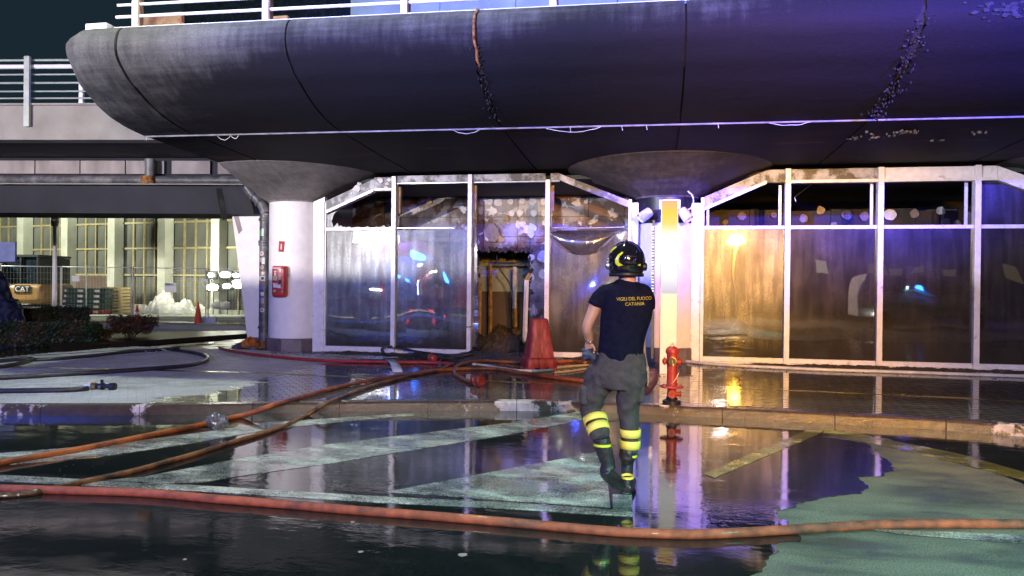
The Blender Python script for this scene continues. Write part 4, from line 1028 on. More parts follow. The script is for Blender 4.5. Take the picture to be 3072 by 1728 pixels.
# ================================================================== PIER, DOWNPIPE, EXTINGUISHER
def wp(px, py, Y): v = W(px, py, Y); return (v.x, v.z)
pr_ = thing('pier', 'white tapered concrete pier narrowing downwards left of the downpipe', 'pier', W(740, 1030, 15.6))
A_ = [wp(686, 566, 15.6), wp(742, 1012, 15.6), wp(783, 1012, 15.6), wp(783, 540, 15.6), wp(720, 545, 15.6)]
RP(wallprism([(A_[0][0], 3.75)] + A_[0:4] + [(A_[3][0], 3.9)], 15.6, 16.5).build('shaft', M['white']), pr_)
q = [wp(742, 1013, 15.58), wp(738, 1036, 15.58), wp(786, 1036, 15.58), wp(786, 1013, 15.58)]
RP(wallprism([(a, max(.06, b)) for a, b in q], 15.58, 16.52).build('plinth', M['skirt']), pr_)
RP(wallprism([wp(684, 580, 15.59), wp(697, 580, 15.59), wp(726, 690, 15.59), wp(716, 702, 15.59), wp(706, 665, 15.59)], 15.585, 15.6).build('brown_patch', M['panelconc']), pr_)
dp = thing('downpipe', 'sooty grey downpipe covered with stickers between pier and column', 'pipe', W(795, 1030, 14.9))
cx = W(794, 800, 14.9).x; rp_ = .115
pipe_pts = [(cx, 14.9, .2), (cx, 14.9, 2.95)] + [Vector(p) for p in catmull([(cx, 14.9, 2.95), (cx - .01, 14.9, 3.12), (cx - .12, 14.9, 3.30), (cx - .30, 14.88, 3.46), (cx - .42, 14.86, 3.62)], .05)]
RP(sharp(MB().tube(pipe_pts, rp_, 18).build('pipe_run', M['pipe'])), dp)
for z in (2.90, 2.42, 2.36, .55): RP(sharp(MB().lathe([(rp_ + .002, z - .03), (rp_ + .022, z - .025), (rp_ + .022, z + .02), (rp_ + .002, z + .03)], c=(cx, 14.9, 0), n=20, cap=False).build('pipe_collar', M['pipe'])), dp)
for k, (a, b_) in enumerate((((cx - .10, 14.9, 3.27), (cx - .135, 14.9, 3.305)), ((cx - .24, 14.885, 3.41), (cx - .275, 14.882, 3.435)))):
    RP(sharp(MB().tube([a, b_], rp_ + .018, 18).build('pipe_collar', M['pipe'])), dp)
RP(MB().box(cx - .14, cx + .12, 14.78, 15.0, .10, .26).build('pipe_foot', M['rust']), dp)
cols = [mat('sticker colour', c, .5, var=.3, scale=60) for c in ((.6, .6, .6), (.5, .12, .04), (.05, .35, .08), (.10, .16, .40), (.35, .30, .22), (.02, .02, .03), (.45, .08, .08))]
def sticker(zc, ang, w_, h, m, par, R=rp_ + .003, c=None, round_=False, name='sticker', seg=6):
    c = c or (cx, 14.9); b = MB(); vs = []
    if round_:
        vs.append((c[0] + R * sin(ang), c[1] - R * cos(ang), zc))
        for i in range(14):
            a = 2 * pi * i / 14; u = ang + cos(a) * w_ / 2 / R; vs.append((c[0] + R * sin(u), c[1] - R * cos(u), zc + sin(a) * h / 2))
        b.add(vs, [(0, i + 1, (i + 1) % 14 + 1) for i in range(14)])
    else:
        for j in (0, 1):
            for i in range(seg + 1):
                u = ang + (i / seg - .5) * w_ / R; vs.append((c[0] + R * sin(u), c[1] - R * cos(u), zc + (j - .5) * h))
        b.add(vs, [(i, i + 1, seg + 2 + i, seg + 1 + i) for i in range(seg)])
    o = b.build(name, m); RP(o, par); return o
for (z, a, w_, h, k, rd) in [(2.60, -.35, .07, .13, 2, 0), (2.62, .1, .05, .16, 0, 0), (2.16, -.1, .10, .10, 0, 1), (2.16, -.1, .06, .06, 1, 1), (2.02, -.25, .09, .09, 4, 0), (2.0, .25, .07, .14, 0, 0), (1.86, 0, .09, .09, 4, 1), (1.86, 0, .05, .05, 1, 1), (1.75, -.35, .07, .07, 1, 1), (1.73, .15, .08, .06, 0, 0), (1.62, .12, .11, .11, 0, 0), (1.62, .12, .07, .07, 5, 1), (1.62, -.55, .05, .08, 0, 0), (1.50, -.2, .12, .04, 6, 0), (1.42, -.15, .12, .09, 3, 0), (1.29, -.45, .06, .06, 6, 0), (1.28, .1, .07, .08, 0, 0), (1.15, -.3, .09, .10, 3, 0), (1.13, .15, .06, .12, 4, 0), (.93, .1, .10, .10, 0, 1), (.93, .1, .06, .06, 1, 1)]:
    sticker(z, a, w_, h, cols[k], dp, rp_ + (.003 if not (rd and k in (1, 5)) else .0045), None, rd)
# fallen pipe piece
p = G(742, 1043, .12)
fp = thing('broken_pipe_piece', 'orange broken pipe socket lying at the foot of the pier', 'pipe', p)
Rm = Matrix.Rotation(radians(70), 4, 'Y') @ Matrix.Rotation(.3, 4, 'X')
sharp(MB().lathe([(.09, -.10), (.095, .05), (.11, .06), (.11, .13), (.09, .13), (.08, -.08)], c=(0, 0, .10), n=18, M4=Rm, cap=False).build('socket', M['orangepvc'], fp))
sharp(MB().lathe([(.085, -.42), (.09, -.12), (.085, -.1)], c=(0, 0, .09), n=16, M4=Rm).build('black_stub', M['pipe'], fp))
# extinguisher cover on column 1
c1 = (-7.41, 14.58); Rc = .565
ang0 = -.28
xe = W(847, 840, 14.05)
ec = thing('extinguisher_cover', 'red extinguisher cover with stickers hanging on the left column', 'extinguisher cover', (xe.x, 14.02 - .06, 1.24))
b = MB(); rings = []
for z, s_ in ((0, .80), (.02, .93), (.06, 1), (.30, 1), (.55, 1), (.60, .97), (.63, .85)):
    rings.append([Vector((.155 * s_ * (abs(cos(t)) ** .55) * (1 if cos(t) > 0 else -1), .11 * s_ * (abs(sin(t)) ** .7) * (1 if sin(t) > 0 else -1), z)) for t in [2 * pi * k / 28 for k in range(28)]])
o = b.rings(rings).build('shell', M['cabinet'], ec, True); sharp(o, 50)
def esticker(x0, x1, z0, z1, m): MB().box(x0, x1, -.118, -.109, z0, z1).build('label_sticker', m, ec)
esticker(-.10, .08, .575, .595, cols[0])
for (x0, x1, z0, z1, k) in [(-.075, -.02, .50, .53, 0), (-.07, -.03, .43, .49, 0), (-.10, -.005, .335, .42, 4), (.01, .06, .46, .50, 6), (.02, .08, .35, .40, 4), (.03, .08, .27, .34, 5), (-.10, .0, .255, .28, 0), (-.09, .0, .19, .25, 0), (.0, .07, .18, .25, 0), (-.09, -.03, .10, .15, 4), (.085, .125, .17, .20, 4), (.09, .125, .10, .13, 4)]:
    esticker(x0, x1, z0, z1, cols[k])
MB().tube([(.02, .02, .63), (.025, .05, .85)], .003, 5).build('hanging_cord', M['whitepaint'], ec)
MB().box(.15, .175, -.02, .02, .42, .46).build('latch', M['black'], ec)
sg = thing('extinguisher_sign', 'small red sign above the extinguisher cover on the left column', 'sign', (xe.x + .0, 14.02, 2.27))
o = MB().box(-.055, .055, -.03, -.02, -.11, .11).build('plate', M['cabinet'], sg); o2 = MB().box(-.008, .022, -.034, -.031, -.06, .055).build('pictogram', M['plaster'], sg)
sg.rotation_euler = (0, .08, -.12)

# ================================================================== HOSES
def hose(name, px, r, m, label, cat='hose', z=0.0, lift=None, n=9, wob=.012, flat=1.0, seed=1, grp='fire hoses across the ground'):
    """px = list of (x, y[, ground z]) of the hose centre line in the photograph"""
    P = []
    for q in px:
        zz = q[2] if len(q) > 2 else z
        P.append(G(q[0], q[1], zz + r * flat))
    P = catmull(P, .07)
    P = [p + Vector((noise.noise((i * .13, seed, 0)) * wob, noise.noise((i * .13, seed, 5)) * wob, 0)) for i, p in enumerate(P)]
    o = MB().tube(P, [r * (1 + .04 * noise.noise((i * .3, seed, 9))) for i in range(len(P))], n + 3, flat=flat).build(name, m, None, True)
    return tag(o, label, cat, grp)
k_ = lambda L: [tuple([x * 3072 / 2576, y * 3072 / 2576] + list(r)) for x, y, *r in L]
hose('fire_hose', k_([(-120, 1221), (0, 1229), (200, 1234), (400, 1243), (700, 1268), (900, 1284), (1150, 1303), (1400, 1325), (1550, 1337), (1700, 1344), (1780, 1344), (1900, 1338), (2050, 1328), (2180, 1322), (2350, 1318), (2576, 1319), (2800, 1325)]), .030, M['hose_red'], 'thick salmon red fire hose sweeping across the whole foreground', n=13, wob=.01, seed=2)
hose('fire_hose', k_([(-150, 1192), (0, 1164), (200, 1130), (400, 1090), (520, 1066), (600, 1047), (640, 1036, .06), (678, 1022, .13), (715, 1011, .122), (800, 987, .122), (900, 963, .122), (1000, 946, .122), (1060, 936, .122), (1120, 930, .122), (1200, 927, .122), (1250, 928, .122), (1350, 943, .122), (1460, 957, .122), (1540, 962, .122), (1640, 950, .122)]), .029, M['hose_rust'], 'orange rust coloured hose rising from the left edge over the kerb', n=12, seed=4)
hose('fire_hose', k_([(-100, 1262), (0, 1247), (80, 1240), (200, 1214), (300, 1193), (400, 1168), (500, 1139), (600, 1108), (700, 1077), (740, 1060), (775, 1043), (795, 1031, .06), (820, 1015, .13), (880, 990, .122), (950, 966, .122), (1040, 944, .122), (1100, 932, .122), (1135, 916, .15)]), .023, M['hose_brown'], 'thinner dark brown hose below the rust coloured hose', n=10, seed=5)
hose('fire_hose', k_([(553, 874, .12), (575, 881, .12), (620, 889, .12), (700, 898, .12), (800, 906, .12), (900, 909, .12), (1000, 911, .12), (1080, 912, .12), (1140, 916, .12)]), .030, M['hose_crim'], 'thin crimson hose along the shop front foot', n=9, seed=6)
hose('fire_hose', k_([(1196, 966, .12), (1170, 955, .12), (1150, 945, .12), (1142, 932, .12), (1152, 920, .12), (1180, 911, .12), (1230, 908, .12), (1300, 911, .12), (1400, 910, .12), (1440, 908, .12), (1475, 913, .12)]), .030, M['hose_rust'], 'rust coloured hose bent back to a red coupling', n=9, seed=7)
hose('fire_hose', k_([(1190, 916, .16), (1220, 919, .12), (1290, 930, .12), (1338, 933, .12)]), .030, M['hose_white'], 'white end of the layflat hose left of the red barrier', flat=.7, seed=8)
hose('fire_hose', k_([(1338, 933, .12), (1365, 932, .12), (1390, 930, .12)]), .031, M['hose_blue'], 'pale blue piece of layflat hose beside the barrier foot', flat=.7, seed=8)
hose('fire_hose', k_([(1390, 926, .12), (1430, 922, .12), (1480, 918, .12)]), .028, M['hose_cream'], 'cream hose right of the red barrier', flat=.8, seed=9)
hose('fire_hose', k_([(1395, 937, .12), (1430, 934, .12), (1480, 927, .12)]), .022, M['hose_cream'], 'lower thin cream hose right of the red barrier', flat=.8, seed=10)
hose('fire_hose', k_([(-60, 954, .12), (0, 950, .12), (100, 945, .12), (200, 939, .12), (300, 933, .12), (400, 926, .12), (480, 918, .12), (518, 907, .12), (520, 898, .12), (500, 890, .12), (460, 883, .12), (430, 879, .12)]), .034, M['hose_black'], 'black hose making a wide loop on the left pavement', seed=11)
hose('fire_hose', k_([(-30, 926, .12), (30, 918, .12), (70, 909, .12), (84, 903, .12), (60, 903, .12), (0, 908, .12), (-40, 912, .12)]), .034, M['hose_black'], 'short black hose loop at the far left edge', seed=12)
hose('fire_hose', k_([(84, 905, .12), (150, 902, .12), (250, 893, .12), (330, 884, .12), (400, 880, .12), (450, 874, .12)]), .032, M['hose_black'], 'black hose running behind the wide loop', seed=13)
hose('fire_hose', k_([(-60, 983, .12), (0, 983, .12), (100, 982, .12), (180, 980, .12), (224, 977, .12)]), .031, M['hose_black'], 'black hose ending in a branch nozzle on the left pavement', seed=14)
hose('wall_pipe', [(2054, 1083, .12), (2120, 1090, .12), (2200, 1096, .12), (2300, 1101, .12), (2472, 1109, .12), (2700, 1116, .12), (2900, 1123, .12), (3200, 1133, .12)], .028, M['hose_white'], 'pale hose lying straight along the right shop front', 'hose', seed=15, wob=.003)
# tangle of black flat hose loops before the second pane
tz = [( [(965, 890, .2), (962, 878, .26), (975, 871, .28), (1000, 873, .25), (1050, 884, .2), (1100, 890, .18), (1150, 893, .17), (1180, 886, .22), (1190, 880, .27)], .035),
      ([(962, 884, .2), (975, 893, .16), (1010, 893, .15), (1060, 898, .14), (1110, 906, .13), (1180, 908, .13), (1240, 897, .14), (1300, 880, .22)], .024),
      ([(975, 874, .25), (1020, 878, .25), (1080, 893, .2), (1140, 894, .16), (1190, 880, .2), (1215, 884, .2), (1245, 893, .14)], .020),
      ([(1110, 915, .18), (1105, 925, .16), (1108, 905, .16), (1130, 902, .16), (1170, 905, .14)], .018),
      ([(1040, 892, .14), (1100, 901, .16), (1150, 900, .18), (1190, 890, .2)], .030)]
tb = thing('hose_bundle', 'tangle of blackened flat hose loops lying before the second left pane', 'hose', G(1280, 1075, .12), 0, 'fire hoses across the ground')
for i, (pp, r) in enumerate(tz):
    P = catmull([G(x * 3072 / 2576, y * 3072 / 2576, z) for x, y, z in pp], .06)
    o = MB().tube(P, r, 9, flat=.55).build('hose_loop', M['hose_black'], None, True); RP(o, tb)
# white strip hanging over the red hose
b = MB(); P = [(968, 905, .20), (980, 912, .18), (984, 922, .16), (988, 936, .125)]
vs = []
for x, y, z in P:
    a = G(x * 3072 / 2576, y * 3072 / 2576, z); vs += [a, a + Vector((.16, .02, 0))]
b.add(vs, [(0, 1, 3, 2), (2, 3, 5, 4), (4, 5, 7, 6)]); o = b.build('plastic_strip', M['paper'], None, True); sm = o.modifiers.new('thick', 'SOLIDIFY'); sm.thickness = .006
tag(o, 'white plastic strip hanging over the crimson hose at the tangle', 'strip')
# couplings
def coupling(name, p, ang, label):
    t = thing(name, label, 'hose coupling', p, ang)
    Rx = Matrix.Rotation(pi / 2, 4, 'Y')
    sharp(MB().lathe([(.045, -.06), (.06, -.05), (.06, .0), (.045, .01)], n=16, M4=Rx).build('red_collar', M['redpaint'], t))
    sharp(MB().lathe([(.05, .01), (.05, .06), (.042, .07)], n=16, M4=Rx).build('middle_ring', M['alu'], t))
    sharp(MB().lathe([(.055, .07), (.072, .08), (.072, .14), (.06, .145), (.052, .10), (.03, .10)], n=18, M4=Rx, cap=False).build('claw_ring', M['redpaint'], t))
    for k in range(2): MB().box(.09, .13, -.012, .012, .065 if k else -.09, .09 if k else -.065).build('claw', M['redpaint'], t)
    sharp(MB().lathe([(.05, .09), (.02, .10)], n=16, M4=Rx).build('brass_inside', M['brass'], t)); return t
p = G(1428, 1156, .12); coupling('hose_coupling', (p.x, p.y - .02, p.z + .075), -.75, 'red hose coupling on the wet pavement facing the camera')
p = G(1300, 1085, .12); t = coupling('hose_coupling', (p.x, p.y, p.z + .06), 2.2, 'small red coupling lying in the hose tangle')
# branch nozzle
p = G(275, 1168, .12)
nz_t = thing('branch_nozzle', 'black branch nozzle with brass ring at the end of the black hose', 'nozzle', (p.x, p.y, .12 + .045), .06)
Rx = Matrix.Rotation(pi / 2, 4, 'Y')
for nm, prf, m in (('white_sleeve', [(.030, -.10), (.030, .0)], 'hose_white'), ('brass_ring', [(.03, .0), (.046, .005), (.046, .055), (.035, .065)], 'brass'), ('valve_body', [(.028, .065), (.034, .07), (.034, .13), (.045, .135), (.045, .17), (.03, .18)], 'blackp'), ('grip', [(.03, .18), (.030, .25)], 'blackp'), ('head', [(.032, .25), (.048, .26), (.048, .33), (.038, .335)], 'blackp')):
    sharp(MB().lathe(prf, n=16, M4=Rx).build(nm, M[m], nz_t))
MB().box(.13, .16, -.01, .01, .03, .085).build('lever', M['blackp'], nz_t); MB().box(.135, .155, -.06, .06, -.01, .01).build('lever_pin', M['alu'], nz_t)
# black fallen strips (wires) near the loop
o = MB().tube(catmull([G(430, 1048, .13), G(445, 1058, .16), G(470, 1055, .13), G(455, 1040, .2), G(500, 1052, .14)], .05), .010, 5).build('wire_scrap', M['hose_white'], None, True); tag(o, 'pale twisted wire scraps on the black hose loop', 'wire')

# plastic bag on the rust hose
p = G(655, 1288, 0)
bm = bmesh.new(); bmesh.ops.create_icosphere(bm, subdivisions=4, radius=1)
for v in bm.verts:
    c = v.co.copy(); n1 = noise.noise(c * 1.6 + Vector((5, 0, 0))); n2 = abs(noise.noise(c * 4)) ; n3 = abs(noise.noise(c * 8))
    r = 1 + .35 * n1 - .42 * n2 - .22 * n3
    v.co = Vector((c.x * .115 * r + .03 * max(0, c.z), c.y * .09 * r, max(-.0, (c.z * .5 + .42)) * (.19 - .05 * c.x) * r))
me = bpy.data.meshes.new('bag'); bm.to_mesh(me); bm.free(); me.materials.append(M['bag'])
o = bpy.data.objects.new('plastic_bag', me); COL.objects.link(o); o.location = (p.x, p.y - .02, .01); tag(o, 'crumpled clear plastic bag lying on the rust coloured hose', 'bag')
o2 = prism([(p.x - .21, p.y - .07), (p.x - .05, p.y - .10), (p.x + .02, p.y - .06), (p.x - .1, p.y - .04)], .006, .012).build('bag_tail', M['bag']); o2.parent = o; o2.matrix_parent_inverse = Matrix.Translation(o.location).inverted()

# ================================================================== HYDRANT
p = G(2015, 1209, .12)
hy = thing('fire_hydrant', 'red pillar hydrant with open brass outlet standing on the kerb edge', 'hydrant', (p.x, p.y, .122))
lz = lambda nm, prf, m, n=28, M4=None, c=(0, 0, 0), par=hy: sharp(MB().lathe(prf, n=n, M4=M4, c=c).build(nm, M[m], par), 35)
lz('foot', [(.11, 0), (.11, .03), (.075, .04), (.06, .07)], 'blackp')
lz('lower_barrel', [(.055, .05), (.06, .10), (.052, .17), (.066, .19)], 'redpaint')
fl = lz('flange', [(.05, .185), (.140, .188), (.143, .194), (.143, .204), (.139, .21), (.07, .214)], 'redpaint', 36)
for k in range(8):
    a = 2 * pi * k / 8 + .2; MB().lathe([(.012, .208), (.012, .222), (.006, .226)], n=6, c=(.115 * cos(a), .115 * sin(a), 0)).build('bolt', M['rust'], fl)
lz('barrel', [(.066, .21), (.063, .24), (.060, .36), (.063, .46), (.064, .54), (.066, .60)], 'redpaint')
lz('bonnet', [(.066, .598), (.078, .603), (.081, .62), (.078, .650), (.058, .676), (.032, .688), (.028, .692)], 'redpaint')
lz('operating_nut', [(.022, .69), (.022, .705), (.012, .712), (.012, .735), (.006, .738)], 'alu', 6)
RF = Matrix.Rotation(pi / 2, 4, 'X')
on = lz('outlet', [(.044, .0), (.044, .085), (.052, .088), (.052, .104)], 'redpaint', 28, RF, (0, 0, .515)); 
sharp(MB().lathe([(.040, .104), (.052, .106), (.053, .118), (.046, .120), (.042, .116)], n=28, M4=RF, c=(0, 0, .515), cap=False).build('brass_rim', M['brass'], on))
MB().lathe([(.041, .112), (.001, .1125)], n=24, M4=RF, c=(0, 0, .515)).build('dark_bore', M['black'], on)
MB().box(-.004, .004, -.119, -.113, .475, .53).build('valve_bar', M['brass'], on)
for s_ in (-1, 1):
    Rs = Matrix.Rotation(s_ * pi / 2, 4, 'Y')
    lz('side_outlet', [(.034, .05), (.034, .078), (.047, .08), (.047, .10), (.030, .105), (.018, .118)], 'redpaint', 20, Rs, (0, 0, .505))
lo_ = lz('drain_boss', [(.045, .03), (.045, .075), (.050, .078), (.050, .086), (.046, .09)], 'redpaint', 24, RF, (0, 0, .115)); MB().lathe([(.012, .09), (.012, .10)], n=6, M4=RF, c=(0, 0, .115)).build('boss_bolt', M['rust'], lo_)
lz('side_boss', [(.03, .03), (.03, .095), (.036, .097), (.036, .11)], 'redpaint', 8, Matrix.Rotation(pi / 2, 4, 'Y'), (0, 0, .11))
MB().tube(catmull([(.09, -.03, .40), (.06, -.05, .33), (.02, -.066, .27), (-.02, -.068, .24), (-.08, -.04, .215)], .02), .0035, 5).build('chain', M['alu'], hy, True)

# ================================================================== RED BARRIER CONE
p = G(1612, 1110, .12)
bc = thing('barrier_cone', 'big scuffed red plastic barrier cone standing amid the hoses', 'barrier', (p.x, p.y + .12, .122), .42)
def sq(rx, z, e=.32, n=40, rot=0): return [Vector((rx * (abs(cos(t)) ** e) * (1 if cos(t) > 0 else -1), rx * (abs(sin(t)) ** e) * (1 if sin(t) > 0 else -1), z)) for t in [2 * pi * (k + .5) / n for k in range(n)]]
rings = [sq(.235, .20), sq(.23, .21)] + [sq(.228 - .088 * k / 8, .22 + .62 * k / 8, .32 + .1 * k / 8) for k in range(9)] + [sq(.125, .852, .45), sq(.03, .853, .6)]
sharp(MB().rings(rings).build('cone_body', M['redplast'], bc), 45)
rings = [sq(.26, .045, .25), sq(.268, .06, .25), sq(.262, .17, .25), sq(.25, .20, .25), sq(.22, .215, .25)]
sharp(MB().rings(rings).build('base', M['redplast'], bc), 45)
for a in range(4):
    for s_ in (-.17, 0, .17):
        R = Matrix.Rotation(a * pi / 2, 4, 'Z')
        if a in (0, 2, 1, 3): MB().box(-.045 + s_, .045 + s_, -.262, -.19, 0, .05, R).build('foot', M['redplast'], bc)
for a in range(2):
    R = Matrix.Rotation(a * pi / 2, 4, 'Z')
    for s_ in (-.085, .085): MB().box(-.03 + s_, .03 + s_, -.2665, -.26, .05, .09, R).build('socket_hole', M['black'], bc)
    for s_ in (-.15, -.05, .05, .15): MB().add([(s_ - .004, -.236, .22), (s_ + .004, -.236, .22), (s_ * .6 + .004, -.147, .83), (s_ * .6 - .004, -.147, .83)], [(0, 1, 2, 3)]).build('moulded_rib', M['redplast'], bc) if False else None
# ================================================================== FIREFIGHTER (seen from behind, walking away)
MY = 5.35
def fp_(x, y, dy=0.0):
    v = W(x * 3072 / 2576, y * 3072 / 2576, MY); d = (v - CAMP); return CAMP + d * ((MY + dy) / MY)
S = MY / .9826 * 1.1925 / FPX * .985         # metres per display pixel at the man
def limb(b, pts, n=18, up=Vector((0, 1, 0)), cap=True):
    """pts: (Vector, rx, ry): elliptical rings; rx across the picture, ry along Y"""
    rings = []
    C_ = [p[0] for p in pts]
    for i, (p, rx, ry) in enumerate(pts):
        t = (C_[min(i + 1, len(C_) - 1)] - C_[max(i - 1, 0)]).normalized()
        a = Vector((0, 1, 0)).cross(t)
        if a.length < .2: a = Vector((1, 0, 0))
        a.normalize(); d = t.cross(a).normalized()
        rings.append([p + a * cos(2 * pi * k / n) * rx + d * sin(2 * pi * k / n) * ry for k in range(n)])
    b.rings(rings, cap); return b
def dense(pts, k=4):
    out = []
    P = [pts[0]] + list(pts) + [pts[-1]]
    for i in range(1, len(P) - 2):
        for j in range(k):
            t = j / k
            def cr(a, b_, c, d): return .5 * ((2 * b_) + (c - a) * t + (2 * a - 5 * b_ + 4 * c - d) * t * t + (3 * b_ - a - 3 * c + d) * t ** 3)
            out.append((cr(P[i - 1][0], P[i][0], P[i + 1][0], P[i + 2][0]), cr(P[i - 1][1], P[i][1], P[i + 1][1], P[i + 2][1]), cr(P[i - 1][2], P[i][2], P[i + 1][2], P[i + 2][2])))
    out.append(pts[-1]); return out
def organic(mb, name, m, parent, vox=.009, sm=5, wr=0, wscale=9, seed=0, stretch=(1, 1, 1)):
    me = bpy.data.meshes.new(name); me.from_pydata(mb.v, [], mb.f)
    bm = bmesh.new(); bm.from_mesh(me); bmesh.ops.recalc_face_normals(bm, faces=bm.faces); bm.to_mesh(me); bm.free()
    o = bpy.data.objects.new(name, me); COL.objects.link(o)
    r = o.modifiers.new('r', 'REMESH'); r.mode = 'VOXEL'; r.voxel_size = vox
    s_ = o.modifiers.new('s', 'SMOOTH'); s_.iterations = sm; s_.factor = .5
    bpy.context.view_layer.update()
    me2 = bpy.data.meshes.new_from_object(o.evaluated_get(bpy.context.evaluated_depsgraph_get()))
    bpy.data.objects.remove(o)
    if wr:
        for v in me2.vertices:
            c = Vector((v.co.x * stretch[0], v.co.y * stretch[1], v.co.z * stretch[2])) * wscale + Vector((seed, 0, 0))
            n_ = 1 - abs(noise.noise(c)) * 2 + .5 * noise.noise(c * 2.1)
            v.co += v.normal * wr * (n_ - .5)
    me2.materials.clear(); me2.materials.append(m); me2.polygons.foreach_set('use_smooth', [True] * len(me2.polygons)); me2.name = name
    o = bpy.data.objects.new(name, me2); COL.objects.link(o)
    if parent is not None: RP(o, parent)
    return o
pm_ = thing('person', 'firefighter in navy T-shirt, black helmet and grey trousers seen from behind walking away', 'person', G(*K(1560, 1250), 0))
px = lambda v: v * S
# --- body (skin): neck, arms, hands with fingers
b = MB()
limb(b, dense([(fp_(1578, 740), px(24), .07), (fp_(1580, 715), px(21), .062), (fp_(1580, 700), px(20), .062), (fp_(1580, 680, .02), px(24), .07), (fp_(1578, 662, .02), px(26), .08)]))
# trunk core inside the shirt keeps the body one figure
limb(b, dense([(fp_(1560, 920), px(38), .08), (fp_(1566, 850), px(36), .075), (fp_(1574, 780), px(42), .08), (fp_(1578, 735), px(40), .07)]))
# left arm
elb = fp_(1477, 822, -.02); wr = fp_(1484, 860, .07)
limb(b, dense([(fp_(1535, 738), .050, .050), (fp_(1508, 752), .049, .050), (fp_(1492, 785, -.01), .044, .046), (elb, .037, .041), (fp_(1480, 842, .03), .036, .036), (wr, .025, .029)]))
# hand: palm + fingers closing on the gloves
palm = fp_(1482, 874, .09)
limb(b, dense([(wr, .025, .027), (fp_(1482, 866, .08), .030, .024), (palm, .034, .022), (fp_(1484, 884, .10), .030, .018)]))
for k in range(4):
    base = fp_(1474 + k * 6, 882, .10 - .004 * k); L_ = (.036, .042, .040, .032)[k]
    limb(b, [(base, .0095, .0095), (base + Vector((.002 + .002 * k, -.004, -L_ * .6)), .0088, .0088), (base + Vector((.010, -.026, -L_ * .95)), .008, .008), (base + Vector((.018, -.036, -L_ * .75)), .007, .007)], 8)
tb_ = fp_(1490, 868, .075); limb(b, [(tb_, .012, .012), (tb_ + Vector((.016, -.02, -.018)), .0105, .0105), (tb_ + Vector((.02, -.03, -.042)), .0085, .0085)], 8)
# right arm: mostly hidden ahead of the body, hand hanging past the hip
limb(b, dense([(fp_(1610, 738), .050, .050), (fp_(1622, 768, .05), .047, .047), (fp_(1612, 830, .10), .040, .040), (fp_(1614, 885, .15), .032, .034), (fp_(1622, 922, .14), .025, .028)]))
limb(b, dense([(fp_(1625, 922, .13), .022, .026), (fp_(1627, 936, .13), .020, .034), (fp_(1628, 950, .13), .018, .034)]))
for k in range(4):
    base = fp_(1629, 950, .11 + .016 * k); L_ = (.062, .070, .066, .05)[k]
    limb(b, [(base, .009, .009), (base + Vector((.004, 0, -L_ * .5)), .0085, .0085), (base + Vector((-.002, .004, -L_)), .0065, .0065)], 8)
tb_ = fp_(1622, 934, .10); limb(b, [(tb_, .012, .012), (tb_ + Vector((-.002, -.018, -.03)), .010, .010), (tb_ + Vector((0, -.022, -.055)), .008, .008)], 8)
body = organic(b, 'body', M['skin'], pm_, .006, 3)
# head with face (turned away), inside the helmet
b = MB()
hc = fp_(1577, 668, .02)
limb(b, dense([(hc + Vector((0, .01, -.10)), .05, .06), (hc + Vector((0, .02, -.07)), .066, .085), (hc, .078, .098), (hc + Vector((0, 0, .07)), .07, .088), (hc + Vector((0, 0, .11)), .03, .04)]))
limb(b, [(hc + Vector((0, .10, .0)), .012, .012), (hc + Vector((0, .122, -.03)), .016, .014), (hc + Vector((0, .10, -.04)), .012, .01)], 8)
for s_ in (-1, 1): limb(b, [(hc + Vector((s_ * .078, 0, .02)), .008, .018), (hc + Vector((s_ * .084, -.005, -.01)), .008, .018), (hc + Vector((s_ * .078, 0, -.04)), .006, .010)], 8)
head = organic(b, 'head', M['skin'], pm_, .006, 3)
for s_ in (-1, 1):
    o = MB().lathe([(.001, -.006), (.011, -.003), (.011, .003), (.001, .006)], c=tuple(hc + Vector((s_ * .03, .092, .012))), n=10).build('eye', M['plaster']); RP(o, pm_)
o = MB().box(hc.x - .022, hc.x + .022, hc.y + .088, hc.y + .094, hc.z - .062, hc.z - .056).build('mouth', M['maroon']); RP(o, pm_)
# --- shirt
b = MB()
limb(b, dense([(fp_(1563, 903), px(56), .112), (fp_(1564, 880), px(56), .114), (fp_(1566, 850), px(57), .110), (fp_(1571, 815), px(59), .112), (fp_(1576, 780), px(62), .120), (fp_(1577, 752), px(62), .118), (fp_(1577, 735), px(57), .108), (fp_(1578, 722), px(46), .09), (fp_(1579, 713), px(31), .072), (fp_(1580, 707), px(23), .063)]), n=28)
limb(b, dense([(fp_(1545, 735), .062, .070), (fp_(1524, 734), .060, .066), (fp_(1510, 745), .057, .062), (fp_(1502, 758, -.003), .054, .060), (fp_(1497, 768, -.005), .056, .060)]))
limb(b, dense([(fp_(1600, 735), .062, .070), (fp_(1620, 738, .01), .058, .066), (fp_(1630, 755, .03), .054, .062), (fp_(1630, 776, .05), .053, .058)]))
shirt = organic(b, 'tshirt', M['shirt'], pm_, .008, 4, .015, 5.0, 3, (1.3, 1, .7))
